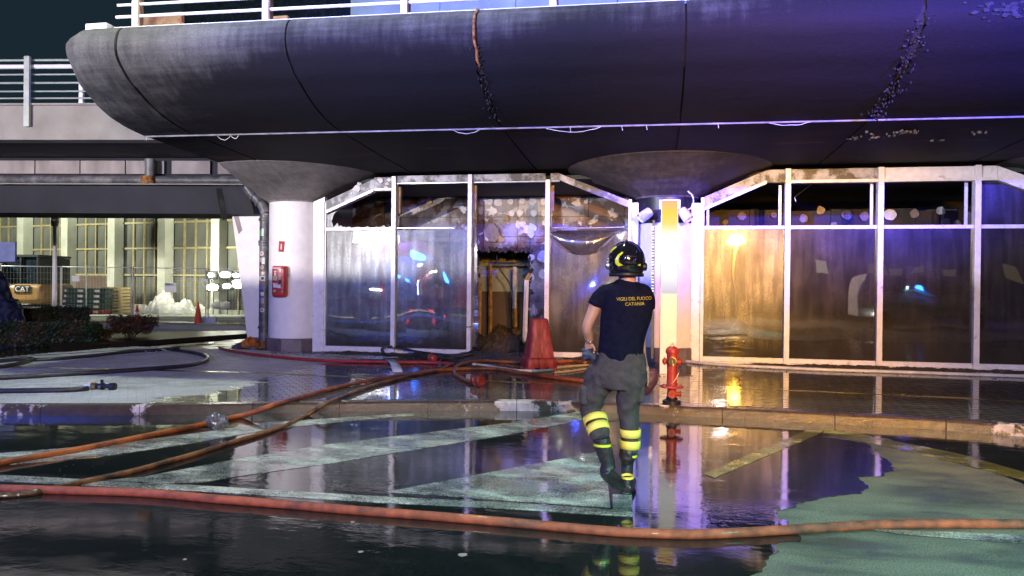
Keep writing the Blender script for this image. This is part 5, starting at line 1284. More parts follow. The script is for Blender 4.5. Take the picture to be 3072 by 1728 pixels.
# --- trousers
b = MB()
limb(b, dense([(fp_(1563, 886), px(54), .106), (fp_(1562, 905), px(60), .118), (fp_(1559, 930), px(66), .135), (fp_(1556, 955), px(65), .135), (fp_(1554, 975), px(57), .12)]), n=28)
limb(b, dense([(fp_(1522, 930, .01), px(36), .115), (fp_(1505, 960, .02), px(39), .115), (fp_(1493, 990, .03), px(34), .100), (fp_(1485, 1020, .04), px(27), .082), (fp_(1486, 1040, .04), px(25), .078), (fp_(1498, 1058, .0), px(26), .076), (fp_(1506, 1082, -.04), px(25), .070), (fp_(1512, 1104, -.08), px(21), .062)]))
limb(b, dense([(fp_(1595, 930, 0), px(34), .115), (fp_(1590, 960, .0), px(34), .112), (fp_(1584, 990, .01), px(30), .100), (fp_(1580, 1020, .02), px(27), .085), (fp_(1583, 1050, .03), px(24), .078), (fp_(1585, 1085, .03), px(22), .070), (fp_(1584, 1115, .03), px(22), .068), (fp_(1582, 1136, .03), px(21), .064)]))
trs = organic(b, 'trousers', M['trouser'], pm_, .009, 3, .018, 5.5, 8, (1, 1, 1.1))
# cargo pocket flaps
for (x, y, dx) in ((1470, 990, -.02), (1612, 985, .02)):
    c = fp_(x, y, .0); o = MB().box(c.x - .03, c.x + .03, c.y - .06, c.y + .06, c.z - .08, c.z + .06).build('cargo_pocket', M['trouser']); bev(o, .025, 4); sharp(o, 80); RP(o, pm_)
# belt line / waistband
# --- reflective bands
def band(x, y, dy, x2, y2, dy2, w0, w1, d0, d1, name='reflective_band'):
    b = MB(); P = [(fp_(x, y, dy), px(w0) * 1.05, d0 * 1.05), (fp_((x + x2) / 2, (y + y2) / 2, (dy + dy2) / 2), px((w0 + w1) / 2) * 1.07, (d0 + d1) / 2 * 1.06), (fp_(x2, y2, dy2), px(w1) * 1.06, d1 * 1.06)]
    limb(b, P, 24, cap=False); o = b.build(name, M['reflect'], None, True); sm = o.modifiers.new('t', 'SOLIDIFY'); sm.thickness = .004; RP(o, pm_)
band(1496, 1048, .015, 1500, 1064, -.01, 29, 28.5, .085, .084); band(1502, 1070, -.02, 1508, 1088, -.05, 28, 26.5, .082, .078)
band(1585.5, 1078, .03, 1585.5, 1098, .03, 25, 24.5, .080, .078); band(1585, 1106, .03, 1584.5, 1127, .03, 24.5, 24, .078, .076)
# --- boots
def boot(pts, sole, name):
    t = bpy.data.objects.new(name, None); COL.objects.link(t); RP(t, pm_)
    b = MB(); limb(b, dense(pts)); limb(b, dense(sole))
    o = organic(b, 'boot_leather', M['boot'], None, .007, 3, .003, 20, 1); o.parent = t
    return t
gR = G(*K(1576, 1243), 0)
# standing right boot: shaft, heel near the camera, toe pointing away
bR = fp_(1580, 1128, .03)
heelz = .05
rx_, ry_ = gR.x, gR.y
bootR = boot([(bR, px(20), .062), (fp_(1578, 1150, .03), px(21), .064), (Vector((rx_ + .002, ry_ + .03, .30)), .054, .060), (Vector((rx_, ry_ + .03, .18)), .046, .052), (Vector((rx_, ry_ + .03, .10)), .045, .056), (Vector((rx_, ry_ + .03, .05)), .046, .06)],
             [(Vector((rx_, ry_ - .035, .045)), .036, .036), (Vector((rx_, ry_ + .03, .052)), .046, .050), (Vector((rx_ + .01, ry_ + .12, .052)), .050, .048), (Vector((rx_ + .02, ry_ + .20, .045)), .048, .040), (Vector((rx_ + .02, ry_ + .245, .038)), .030, .028)], 'boot')
gL = G(*K(1534, 1262), 0)
lx, ly = gL.x, gL.y
# trailing left boot: heel lifted, toe on the ground
kn = fp_(1512, 1100, -.08); an = fp_(1528, 1160, -.05)
bootL = boot([(kn, px(21), .060), (fp_(1518, 1128, -.07), px(21), .062), (an, px(18), .054), (fp_(1531, 1180, -.05), px(18), .052)],
             [(fp_(1521, 1180, -.085), .042, .044), (fp_(1528, 1191, -.05), .050, .050), (fp_(1543, 1206, .03), .052, .048), (fp_(1556, 1219, .09), .050, .036), (fp_(1565, 1227, .125), .034, .022)], 'boot')
def solebox(P, name, par):
    b = MB(); limb(b, P, 20); o = b.build(name, M['blackp'], None, True); o.parent = par
solebox([(Vector((rx_, ry_ - .05, .014)), .034, .012), (Vector((rx_, ry_ + .03, .014)), .046, .014), (Vector((rx_ + .01, ry_ + .12, .014)), .052, .014), (Vector((rx_ + .02, ry_ + .24, .014)), .040, .012)], 'sole', bootR)
for (x, y, dy, w_, d_, par) in ((1515, 1119, -.075, 22.5, .066, bootL), (1579, 1200, .02, 15.5, .058, bootR), (1581, 1146, .03, 22, .067, bootR)):
    b = MB(); c = fp_(x, y, dy); limb(b, [(c + Vector((0, 0, .012)), px(w_), d_), (c - Vector((0, 0, .006)), px(w_), d_)], 24, cap=False)
    o = b.build('boot_stripe', M['hyellow'] if y < 1190 else M['reflect'], None, True); o.parent = par
# --- helmet
hm = fp_(1576, 655, .02)
HX, HY, HZ = px(46.5), .150, px(46)
def helm(az, el, off=0.0):
    """az 0 = towards the camera, positive right; el elevation"""
    sx_ = cos(el) * sin(az); sy = -cos(el) * cos(az); sz = sin(el)
    bulge = 1 + (.06 * max(0, sz) ** 2 if sz > 0 else 0)
    r = Vector((sx_ * (HX + off), sy * (HY + off), sz * (HZ + off) * bulge + .0))
    return hm + r
b = MB(); rings = []
for j in range(26):
    el = -radians(50) + (radians(89.5) + radians(50)) * j / 25
    ring = []
    for k in range(48):
        az = 2 * pi * k / 48; v = helm(az, el)
        v.z += .012 * math.exp(-((math.sin(az)) ** 2) * 14) * max(0, sin(el))      # crest
        if el < -.35: v = Vector((hm.x + (v.x - hm.x) * (1 + (-.35 - el) * .42), hm.y + (v.y - hm.y) * (1 + (-.35 - el) * .42), v.z))
        ring.append(v)
    rings.append(ring)
b.rings(rings); hs = b.build('helmet', M['helmet'], None, True); sharp(hs, 60); RP(hs, pm_)
def under(o): o.parent = hs; return o
# rim band, ear knob, rear ratchet, crest
b = MB(); rr = []
for z0, s_ in ((-.078, 1.0), (-.086, 1.03), (-.098, 1.03), (-.104, .98)):
    e = math.asin(max(-1, z0 / HZ)); rr.append([Vector((hm.x + sin(a) * HX * .90 * s_, hm.y - cos(a) * HY * .90 * s_, hm.z + z0 - .012)) for a in [2 * pi * k / 40 for k in range(40)]])
under(sharp(b.rings(rr, cap=False).build('rim', M['blackp']), 50))
Ks = Matrix.Rotation(-pi / 2, 4, 'Y')
v = helm(radians(-84), radians(-16)); under(sharp(MB().lathe([(.030, -.01), (.030, .012), (.020, .02), (.008, .022)], c=tuple(v), n=18, M4=Ks).build('visor_knob', M['alu'])))
v = helm(radians(84), radians(-20)); under(sharp(MB().lathe([(.030, -.01), (.030, .012), (.020, .02), (.008, .022)], c=tuple(v), n=18, M4=Matrix.Rotation(pi / 2, 4, 'Y')).build('visor_knob', M['black'])))
def patch(poly, m, name, off=.0025):
    # subdivide a polygon drawn in azimuth/elevation degrees into strips
    k = len(poly) // 2; A = poly[:k]; B = list(reversed(poly[k:])); b = MB(); rows = []
    for (p, q) in zip(A, B):
        rows.append([helm(radians(p[0] + (q[0] - p[0]) * t), radians(p[1] + (q[1] - p[1]) * t), off) for t in (0, .25, .5, .75, 1)])
    b.rings(rows, cap=False, closed=False); o = b.build(name, m, None, True); under(o)
patch([(-72, 32), (-62, 40), (-50, 46), (-40, 40), (-53, 30), (-62, 20)], M['hyellow'], 'yellow_stripe')
patch([(-13, 24), (-26, 14), (-34, 0), (-33, -12), (-24, -20), (0, -17), (-12, -14), (-20, -9), (-22, 0), (-18, 11), (-8, 20), (-8, 24)], M['hyellow'], 'yellow_crescent')
patch([(38, -14), (50, -12), (50, -18), (38, -18)], M['hyellow'], 'yellow_stripe')
b = MB()     # rear shield plate with edges
rows = [[helm(radians(az), radians(el), .006) for az in (-8, 0, 10, 20, 30, 38)] for el in (26, 20, 6, -8, -16)]
b.rings(rows, cap=False, closed=False); o = b.build('rear_plate', M['helmet'], None, True); sm = o.modifiers.new('t', 'SOLIDIFY'); sm.thickness = .006; under(o)
for el in (24, 10, -6): under(MB().tube([helm(radians(a), radians(el), .009) for a in range(-6, 40, 6)], .0022, 5).build('plate_ridge', M['alu'] if el == 10 else M['helmet'], None, True))
# --- lettering on the back, wrapped on the shirt
def shirt_text(s, size, cx_, cy_, sq_=1.0):
    o = text(s, size, M['ytext'], 'lettering', .001)
    c = fp_(cx_, cy_, 0); bvh = None
    o.data.transform(Matrix.Translation((c.x, c.y - .35, c.z)) @ Matrix.Rotation(radians(-2.5), 4, 'Y') @ Matrix.Rotation(pi / 2, 4, 'X') @ Matrix.Diagonal((sq_, 1, 1, 1)))
    bpy.context.view_layer.update()
    from mathutils.bvhtree import BVHTree
    me = shirt.data; B = BVHTree.FromPolygons([v.co for v in me.vertices], [tuple(p.vertices) for p in me.polygons])
    bm = bmesh.new(); bm.from_mesh(o.data); bmesh.ops.subdivide_edges(bm, edges=[e for e in bm.edges if e.calc_length() > .012], cuts=1)
    for v in bm.verts:
        h = B.ray_cast(Vector((v.co.x, c.y - .35, v.co.z)), Vector((0, 1, 0)))
        v.co.y = (h[0].y - .003) if h[0] is not None else c.y - .1
    bm.to_mesh(o.data); bm.free(); RP(o, pm_)
shirt_text('VIGILI DEL FUOCO', .0335, 1596, 751, .86); shirt_text('CATANIA', .0335, 1598, 764, .92)
# wrist watch
c = fp_(1484, 857, .06); o = MB().tube([c + Vector((0, .0, .006)), c + Vector((0, .004, -.010))], .031, 14).build('watch', M['alu'], None, True); RP(o, pm_)
# held things stay top-level
b = MB(); g0 = fp_(1488, 888, .07)
for k in range(9):
    d = Vector((random.uniform(-.07, .06), random.uniform(-.03, .04), random.uniform(-.10, .02)))
    limb(b, [(g0 + d * .1 + Vector((.01, 0, 0)), .030, .026), (g0 + d * .6, .027, .022), (g0 + d * 1.1, .014, .013)], 10)
gl = organic(b, 'gloves', M['glove'], None, .007, 2, .006, 18, 2); tag(gl, 'bunch of blue black work gloves held in the left hand', 'gloves')
b = MB(); g0 = fp_(1632, 955, .20)
limb(b, dense([(fp_(1632, 930, .19), .05, .035), (fp_(1634, 950, .20), .062, .045), (fp_(1624, 975, .20), .055, .045), (fp_(1618, 992, .20), .03, .03)]))
gl = organic(b, 'pouch', M['maroon'], None, .008, 3, .006, 12, 2); tag(gl, 'dark maroon pouch hanging at the right hip', 'pouch')

# ================================================================== LEFT BACKGROUND
# --- viaduct deck: direction nearly square to the view
va = radians(7.7); vd = Vector((cos(va), sin(va), 0)); vn = Vector((-sin(va), cos(va), 0))
V0 = AT(0, 842, 15.0); V0.z = 0
vi = thing('viaduct', 'pale concrete road deck on the left with dark underside', 'viaduct', (V0.x, V0.y, 0), va)
def vb(name, a0, a1, b0, b1, z0, z1, m):
    return MB().box(a0, a1, b0, b1, z0, z1).build(name, m, vi)
vb('parapet', -12, 6.2, 0, .35, 4.37, 5.06, M['conc']); vb('parapet_cap', -12, 6.2, -.04, .40, 5.064, 5.10, M['conc'])
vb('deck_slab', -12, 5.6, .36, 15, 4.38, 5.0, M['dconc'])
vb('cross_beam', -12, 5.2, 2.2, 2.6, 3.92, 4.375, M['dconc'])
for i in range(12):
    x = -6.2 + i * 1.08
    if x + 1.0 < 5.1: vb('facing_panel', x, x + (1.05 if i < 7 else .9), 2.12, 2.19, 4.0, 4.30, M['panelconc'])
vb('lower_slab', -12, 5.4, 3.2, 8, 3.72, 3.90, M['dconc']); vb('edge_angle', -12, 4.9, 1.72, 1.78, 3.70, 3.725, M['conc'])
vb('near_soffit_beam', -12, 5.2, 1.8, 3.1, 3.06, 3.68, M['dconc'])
pipe = MB().tube([(-12, 1.95, 3.83), (4.6, 1.95, 3.83), (4.95, 1.9, 3.70), (5.05, 1.9, 3.3)], .10, 14).build('drain_pipe', M['pipe'], vi, True); sharp(pipe)
sharp(MB().tube([(2.05, 1.9, 4.3), (2.05, 1.9, 3.85)], .11, 12).build('pipe_stub', M['pipe'], vi, True)); sharp(MB().tube([(2.05, 1.83, 3.9), (2.05, 1.83, 3.72)], .15, 12).build('pipe_joint', M['rust'], vi, True))
# hanging beam end right
v = AT(672, 600, 15.6); o = MB().tube([(v.x - .12, v.y, 3.5), (v.x + .02, v.y, 2.88), (v.x + .03, v.y, 2.85)], .07, 4).build('hanging_bracket', M['black']); tag(o, 'black bracket hanging down beside the top of the white pier', 'bracket')
vr = thing('railing', 'steel railing with two post types on the viaduct edge at the left', 'railing', (V0.x, V0.y, 0), va)
for z, r in ((5.99, .025), (5.86, .045), (5.70, .018), (5.53, .022), (5.36, .018), (5.22, .018), (5.10, .02)):
    sharp(MB().tube([(-12, .05, z), (5.2, .05, z)], r, 8).build('rail', M['galv'] if z != 5.86 else M['whitepaint'], vr))
for k in range(-4, 3):
    x = .60 + k * 3.2
    MB().box(x - .055, x + .055, -.1, -.04, 4.62, 6.03).build('outer_post', M['galv'], vr)
    MB().box(x + .97, x + 1.05, .08, .14, 5.10, 5.96).build('inner_post', M['whitepaint'], vr)
# dirty stain plates by posts
# --- far building
fa = radians(10.7 - 22); F0 = AT(0, 830, 38.5); F0.z = 0
fb_ = thing('far_building', 'far terminal building with pale green columns and yellow framed windows', 'building', (F0.x, F0.y, 0), fa)
def fbx(name, x0, x1, y0, y1, z0, z1, m, par=fb_): return MB().box(x0, x1, y0, y1, z0, z1).build(name, m, par)
fbx('dado_wall', -8, 8.7, .02, .4, 0, 1.75, M['brownwall'])
fbx('base_step', -8, 26, -.3, .0, 0, .28, M['fcol'])
colx = [-2.2 + 3.16 * k + 1.0 for k in range(-1, 9)]
gm = bpy.data.meshes.new('window_pane'); bq = MB().box(0, .70, .10, .12, 0, 1); gm.from_pydata(bq.v, [], bq.f); gm.materials.append(M['farglass'])
for i, x in enumerate(colx):
    fbx('column', x, x + .46, -.45, .05, 0, 6, M['fcol'])
    for k in range(4):
        xm = x + .46 + k * .675
        if k: fbx('mullion', xm - .035, xm + .035, .0, .08, 1.75 if x < 6 else .1, 6, M['mull'])
        for z0, z1 in ((1.85, 3.0), (3.1, 4.2), (4.3, 6)) + (((.15, 1.72),) if x > 6 else ()):
            o = bpy.data.objects.new('window_pane', gm); COL.objects.link(o); o.parent = fb_; o.location = (xm + .0, 0, z0); o.scale = (.96, 1, z1 - z0)
    for z in (1.80, 3.05, 4.25) : fbx('transom', x + .46, x + 3.16, -.005, .09, z - .045, z + .045, M['mull'])
fbx('louvre_box', colx[1] + .5, colx[2] - .05, -.2, .0, 1.95, 2.45, M['galv'])
# --- site fence
fa2 = radians(10.7 - 2)
FN = []
for i, (p0, p1) in enumerate(((-180, 0), (0, 181), (184, 393), (399, 617), (624, 840))):
    a = G(p0, 962, 0); c = G(p1, 962, 0); L_ = (c - a).length; an_ = atan2(c.y - a.y, c.x - a.x)
    t = thing('fence_panel', ('mesh fence panel at the left edge', 'mesh fence panel in front of the orange machine', 'mesh fence panel with one small sheet in front of the crate stack and pallets', 'mesh fence panel with a sheet in its middle in front of the white heap', 'mesh fence panel before the glare lamps')[i], 'fence', (a.x, a.y, 0), an_, 'mesh fence panels round the building site')
    for x in (0, L_): sharp(MB().tube([(x, 0, 0), (x, 0, 2.05)], .024, 8).build('post', M['galv'], t, True))
    for z in (.15, 2.03): MB().tube([(0, 0, z), (L_, 0, z)], .018, 6).build('rail', M['galv'] if z < 1 else M['whitepaint'], t, True)
    b = MB(); n_ = int(L_ / .11)
    for k in range(1, n_): b.tube([(k * L_ / n_, .0, .15), (k * L_ / n_, .0, 2.03)], .0028, 3, False)
    for k in range(1, 8): b.tube([(0, .006, .15 + k * .235), (L_, .006, .15 + k * .235)], .0028, 3, False)
    o = b.build('wire_mesh', M['mesh'], t)
    if i == 2:
        MB().box(.35, .62, -.03, -.02, 1.48, 1.70).build('notice_sheet', M['paper'], t); MB().tube([(.85, 0, .15), (.85, 0, 2.03)], .018, 6).build('gate_post', M['galv'], t)
    if i == 3: MB().box(L_ * .43, L_ * .43 + .42, -.03, -.02, 1.10, 1.45).build('notice_sheet', M['paper'], t)
    if i == 3: MB().box(L_ * .93, L_ * .93 + .24, -.03, -.02, 1.50, 1.62).build('notice_sheet', M['paper'], t)
    MB().box(-.3, .3, -.12, .12, 0, .13).build('concrete_foot', M['galv'], t)
# road kerb strips in front of the fence
def strip(px, z0, z1, m, name, label):
    P = [G(x, y, 0) for x, y in px]; o = prism([(p.x, p.y) for p in P], z0, z1).build(name, m); struct(o, label); return o
strip([(250, 973), (900, 990), (900, 997), (250, 980)], .004, .14, M['fcol'], 'site_kerb', 'pale kerb along the site fence')
strip([(-200, 950), (850, 962), (850, 940), (-200, 932)], .004, .10, M['fcol'], 'site_slab', 'pale dusty ground of the building site')
strip([(170, 1000), (300, 1008), (640, 1003), (800, 1000), (800, 1008), (620, 1020), (470, 1032), (330, 1042), (150, 1062)], .004, .10, M['soil'], 'planting_bed', 'dark wet planting bed')
# --- cones
def cone(px_, py_, h, label, bands=True):
    p = G(px_, py_, 0)
    t = thing('traffic_cone', label, 'traffic cone', p, 0, 'traffic cones by the fence')
    MB().box(-.19, .19, -.19, .19, 0, .035).build('base', M['orange'], t)
    r = lambda z: .15 - .12 * z / h
    zz = [.035, .22 * h, .40 * h, .60 * h, .80 * h, h]
    for i in range(5): sharp(MB().lathe([(r(zz[i]), zz[i]), (r(zz[i + 1]), zz[i + 1])], n=16).build('cone_band', M['conewhite'] if (bands and i in (0, 2, 3)[:2]) or (bands and i == 3 and False) else M['orange'], t, True))
    return t
cone(411, 965, .62, 'red and white traffic cone behind the rusty shrub'); cone(594, 974, .80, 'plain orange traffic cone at the foot of a fence post', False)
# --- pallet stack
p = G(330, 946, 0)
for col_ in range(1):
    for k in range(8):
        t = thing('pallet', 'pale wooden pallet, ' + ('lowest', 'second', 'third', 'fourth', 'fifth', 'sixth', 'seventh', 'topmost')[k] + (' from the bottom' if 0 < k < 7 else '') + ' in the stack behind the fence', 'pallet', (p.x, p.y + .3, .1 + k * .145), .2 + random.uniform(-.04, .04), 'pallets stacked behind the fence')
        for s_ in (-.45, 0, .42): MB().box(s_ - .05, s_ + .05, -.4, .4, .02, .10).build('bearer', M['pallet'], t)
        for s_ in (-.36, -.18, 0, .18, .36): MB().box(-.5, .5, s_ - .05, s_ + .05, .102, .122).build('top_board', M['pallet'], t)
        MB().box(-.5, .5, -.41, -.33, 0, .019).build('bottom_board', M['pallet'], t)
# --- stack of barrier feet / crates
p = G(245, 949, 0)
for ci, x in enumerate((-.9, -.1, .7)):
    for k in range(5):
        t = thing('plastic_barrier', 'dark green plastic barrier, ' + ('left', 'middle', 'right')[ci] + ' pile, ' + ('lowest', 'second', 'third', 'fourth', 'topmost')[k], 'barrier', (p.x + x, p.y + .2 + .02 * k, .1 + k * .22), fa2, 'plastic barriers piled behind the fence')
        o = MB().box(-.38, .38, -.3, .3, 0, .205).build('shell', M['teal'] if k else M['redplast'], t); bev(o, .03)
        MB().box(-.10, .12, -.315, -.302, .05, .15).build('white_reflector', M['plaster'], t)
# --- white heap, tubs, sacks, rubble
p = G(485, 948, 0); heap('sheeting_heap', p.x - 1.5, p.x + 1.1, p.y, p.y + 1.6, .85, M['sackw'], 41, 40, 24, .05, 'white heap of plastic sheeting behind the fence')
def tub(px_, py_, r, h, label):
    p = G(px_, py_, 0); o = sharp(MB().lathe([(r * .85, 0), (r, h), (r * 1.08, h), (r * 1.08, h - .04), (r * .95, h - .04)], n=20).build('tub', M['sackw'], None, True)); o.location = p; tag(o, label, 'tub', 'tubs behind the fence')
tub(510, 944, .42, .55, 'wide pale tub right of the white heap'); tub(415, 944, .28, .46, 'narrow pale tub left of the white heap')
p = G(680, 948, 0); heap('rubble_heap', p.x - 2.6, p.x + 2.6, p.y, p.y + 1.6, .62, M['sackw'], 47, 60, 20, .05, 'grey rubble heap under the glare lamps')
for x, lab in ((652, 'left white sack on the rubble heap'), (677, 'right white sack on the rubble heap')):
    p = AT(x, 917, 29.5); o = MB().lathe([(.05, -.14), (.2, -.1), (.25, .0), (.19, .12), (.05, .17)], n=14).build('sack', M['sackw'], None, True); o.location = p; tag(o, lab, 'sack', 'sacks on the rubble heap')
# --- lamps added in place of the glare reflected by the far glass
for k, (x, y) in enumerate(((637, 862), (680, 858), (715, 852), (632, 825), (676, 824), (708, 826))):
    p = AT(x, y, 32)
    t = thing('glare_lamp', ('lower left', 'lower middle', 'lower right', 'upper left', 'upper middle', 'upper right')[k] + ' lamp added for glare on the far glass, past the white pier', 'lamp', p, 0, 'lamps added for glare on the far glass')
    MB().lathe([(.04, -.05), (.18, -.03), (.20, .02)], n=14, M4=Matrix.Rotation(pi / 2, 4, 'X') @ Matrix.Diagonal(((1.5, .9, 1.7, .7, 1.3, .8)[k], (.7, .5, .9, .5, .6, .4)[k], 1, 1))).build('lamp_face', M['e_glare'], t); MB().box(-.25, .25, .055, .15, -.18, .18).build('housing', M['black'], t); MB().tube([(0, .08, -.12), (0, .08, -p.z if y > 840 else -.6)], .02, 6).build('stand', M['black'], t)
# --- excavator rear
p = G(70, 952, 0)
ex = thing('excavator', 'orange yellow excavator, black letters plate on its rear, behind the left fence', 'excavator', (p.x, p.y, 0), fa2)
o = MB().box(-1.0, .75, 0, 2.2, .55, 1.35).build('rear_body', M['catyellow'], ex); bev(o, .18, 4); sharp(o, 60)
MB().box(-1.0, .5, .2, 2.2, 1.36, 2.45).build('cab', M['darkglass'], ex)
for x in (-1.0, -.25, .45): MB().box(x, x + .06, .12, .19, 1.36, 2.5).build('cab_post', M['black'], ex)
MB().box(-1.05, .55, .1, 2.2, 2.46, 2.55).build('cab_roof', M['black'], ex)
for k in range(2): o = MB().box(-1.1, .8, .1 + k * 1.5, .55 + k * 1.5, .02, .5).build('track', M['tyre'], ex); bev(o, .15, 3)
pl = MB().box(-.36, .30, -.03, -.008, .98, 1.30).build('name_plate', M['black'], ex)
t_ = text('CAT', .30, M['plaster'], 'lettering', .004); t_.parent = ex; t_.location = (-.03, -.038, 1.14); t_.rotation_euler = (pi / 2, 0, 0)
MB().add([(-.13, -.046, 1.02), (.07, -.046, 1.02), (-.03, -.046, 1.13)], [(0, 1, 2)]).build('plate_triangle', M['catyellow'], ex)
o = MB().tube([(-1.5, -.2, 2.2), (-1.25, -.2, 2.45), (-1.05, -.2, 1.2)], .12, 4).build('arm', M['catyellow'], ex)
# --- lamp pole
p = G(163, 965, 0)
t = thing('lamp_pole', 'thin pale lamp pole standing at the left in front of the fence', 'lamp post', p)
sharp(MB().lathe([(.085, 0), (.075, 2.0), (.06, 3.55)], n=12).build('pole', M['whitepaint'], t, True)); sharp(MB().lathe([(.12, 3.5), (.14, 3.62), (.13, 3.78), (.06, 3.95)], n=12).build('lantern', M['galv'], t, True))
# --- blue sign on the left edge
p = AT(10, 758, 20)
t = thing('blue_sign', 'blue sign board cut by the left picture edge', 'sign', (p.x, p.y, 0), fa2)
MB().box(-.7, .33, 0, .06, 2.02, 2.55).build('board', M['signblue'], t); MB().box(-.8, .42, -.02, .08, 1.98, 2.015).build('lower_edge', M['black'], t); MB().tube([(-.5, .1, 0), (-.5, .1, 2.5)], .05, 8).build('post', M['black'], t)
# --- dark blue tarpaulin shape
p = G(-30, 1005, 0)
b = MB(); limb(b, dense([(Vector((p.x, p.y, 0)), 1.05, .6), (Vector((p.x, p.y, .5)), .95, .5), (Vector((p.x - .1, p.y, 1.0)), .85, .45), (Vector((p.x + .1, p.y, 1.4)), .55, .35), (Vector((p.x + .35, p.y, 1.62)), .2, .2)]))
o = organic(b, 'tarpaulin', M['navy'], None, .05, 2, .07, 3, 1); tag(o, 'dark blue tarpaulin covered stack at the left edge', 'tarpaulin')
# --- hedges and shrubs
def leaves(name, n, fx, m, s0, s1, par):
    b = MB()
    for _ in range(n):
        c = Vector(fx()); a = Vector((random.gauss(0, 1), random.gauss(0, 1), random.gauss(0, 1))).normalized(); t = a.orthogonal().normalized(); u = a.cross(t); r = random.uniform(s0, s1)
        b.add([c - t * r, c + u * r * .5, c + t * r, c - u * r * .5], [(0, 1, 2, 3)])
    o = b.build(name, m, par); o['kind'] = 'stuff'; return o
def hedge(px0, py0, px1, py1, d, h, label, n, m=M['leaf']):
    a, c = G(px0, py0, 0), G(px1, py1, 0); L_ = (c - a).length; an_ = atan2(c.y - a.y, c.x - a.x)
    t = thing('hedge', label, 'hedge', (a.x, a.y, 0), an_)
    def f():
        x = random.uniform(0, L_); y = random.uniform(0, d); z = random.uniform(.05, h)
        k = random.random()
        if k < .45: y = random.gauss(.03, .03)
        elif k < .75: z = h + random.gauss(0, .03)
        else:
            if random.random() < .3: x = L_ + random.gauss(0, .03)
        g_ = .10 * noise.noise((x * 1.5, y, z * 2 + 3))
        if z < .3: y += .05; x *= .995
        return (x, y + g_, z + g_ * .6)
    leaves('foliage', n, f, m, .018, .042, t)
    o = MB().box(.06, L_ - .06, .08, d - .08, .12, h - .07).build('inner_mass', M['leaf'], t)
    for k in range(int(L_ / .4)): MB().tube([(.2 + k * .4, d * .4, 0), (.25 + k * .4 + random.uniform(-.1, .1), d * .4, h * .7)], .02, 5).build('stem', M['stem'], t)
hedge(-120, 1046, 278, 1040, .8, .50, 'low dark clipped hedge nearest at the left', 15000)
hedge(-60, 996, 268, 988, 1.2, .62, 'second darker clipped hedge behind the near one', 11000)
def shrub(px_, py_, w_, h, label, n, m, ztop=0):
    p = G(px_, py_, 0); t = thing('shrub', label, 'shrub', p)
    def f():
        a = random.random() * 2 * pi; r = random.random() ** .5; z = h * (.35 + .65 * random.random()); rr = w_ / 2 * (1 if z > h * .6 else .55 + .45 * z / h)
        return (cos(a) * r * rr, sin(a) * r * rr * .7, z + .03 * random.gauss(0, 1))
    leaves('crown', n, f, m, .015, .038, t)
    for k in range(7): MB().tube([(random.uniform(-.1, .1), 0, 0), (random.uniform(-.4, .4) * w_, random.uniform(-.1, .1), h * .75)], .015, 5).build('stem', M['stem'], t)
shrub(398, 1022, 1.35, .62, 'rusty brown shrub with flat top standing in the planting bed', 5200, M['leafbrown'])
shrub(300, 1030, .7, .35, 'small dark shrub at the end of the near hedge', 1600, M['leafbrown'])

# ================================================================== BEHIND THE CAMERA: what the panes and the water mirror
def mir(px_, py_, Y): return W(px_, py_, 28.6 - Y).x, W(px_, py_, 28.6 - Y).z
fe = thing('fire_engine', 'red fire engine standing behind the camera, mirrored in the left panes', 'fire engine', (-12.0, -2.6, 0), 0)
o = MB().box(-4.2, 2.6, -1.2, 1.2, .45, 3.25).build('body', M['engine'], fe); bev(o, .08)
o = MB().box(2.61, 4.1, -1.2, 1.2, .45, 2.75).build('cab', M['engine'], fe); bev(o, .1)
MB().box(2.9, 3.9, 1.201, 1.22, 1.6, 2.5).build('cab_window', M['darkglass'], fe)
for k in range(4): MB().box(-4.0 + k * 1.6, -2.6 + k * 1.6, 1.201, 1.225, .8, 2.6).build('shutter', M['alu'], fe)
for x in (-3, -.2, 3.2):
    for s_ in (-1.15, .9):
        w2 = MB().lathe([(.2, 0), (.5, .02), (.5, .24), (.2, .26)], n=24, M4=Matrix.Rotation(-pi / 2, 4, 'X'), c=(x, s_, .5)).build('wheel', M['tyre'], fe)
for (qx, qy, r, m, nm) in ((1253, 768, .12, 'e_blue', 'beacon'), (1345, 830, .07, 'e_blue', 'beacon'), (1210, 828, .05, 'e_blue', 'beacon'), (1253, 789, .04, 'e_cyan', 'beacon')):
    x, z = mir(qx, qy, -1.3); MB().lathe([(r, -r), (r * 1.1, 0), (r * .8, r), (r * .2, r * 1.2)], c=(x + 12.0, 1.35, z), n=14).build(nm, M[m], fe, True)
x, z = mir(1262, 850, -1.3); MB().box(x + 12 - .04, x + 12 + .04, 1.3, 1.34, z - .35, z + .35).build('side_lamp', M['e_cyan'], fe)
for qx, qy in ((1300, 824), (1130, 874)):
    x, z = mir(qx, qy, -1.3); MB().box(x + 12 - .2, x + 12 + .2, 1.3, 1.34, z - .03, z + .03).build('side_lamp', M['e_white'], fe)
for qx, qy in ((1226, 944), (1285, 942), (1345, 957)):
    x, z = mir(qx, qy, -1.3); MB().box(x + 12 - .05, x + 12 + .05, 1.3, 1.34, z - .06, z + .06).build('marker_lamp', M['e_red'], fe)
ml = thing('mast_floodlight', 'white floodlight on a mast beyond the fire engine', 'floodlight', (MAST[0], MAST[1], 0))
MB().tube([(0, -.2, 0), (0, -.2, 3.5)], .05, 8).build('mast', M['galv'], ml); [MB().box(a, a + 1.0, -.12, -.02, b_ + MAST[2], b_ + .42 + MAST[2]).build('lamp_face', M['e_white'], ml) for a in (-.95, .15) for b_ in (-.40, .06)]
MB().box(-1.3, 2.0, -.3, -.13, -.5 + MAST[2], .48 + MAST[2]).build('housing', M['black'], ml)
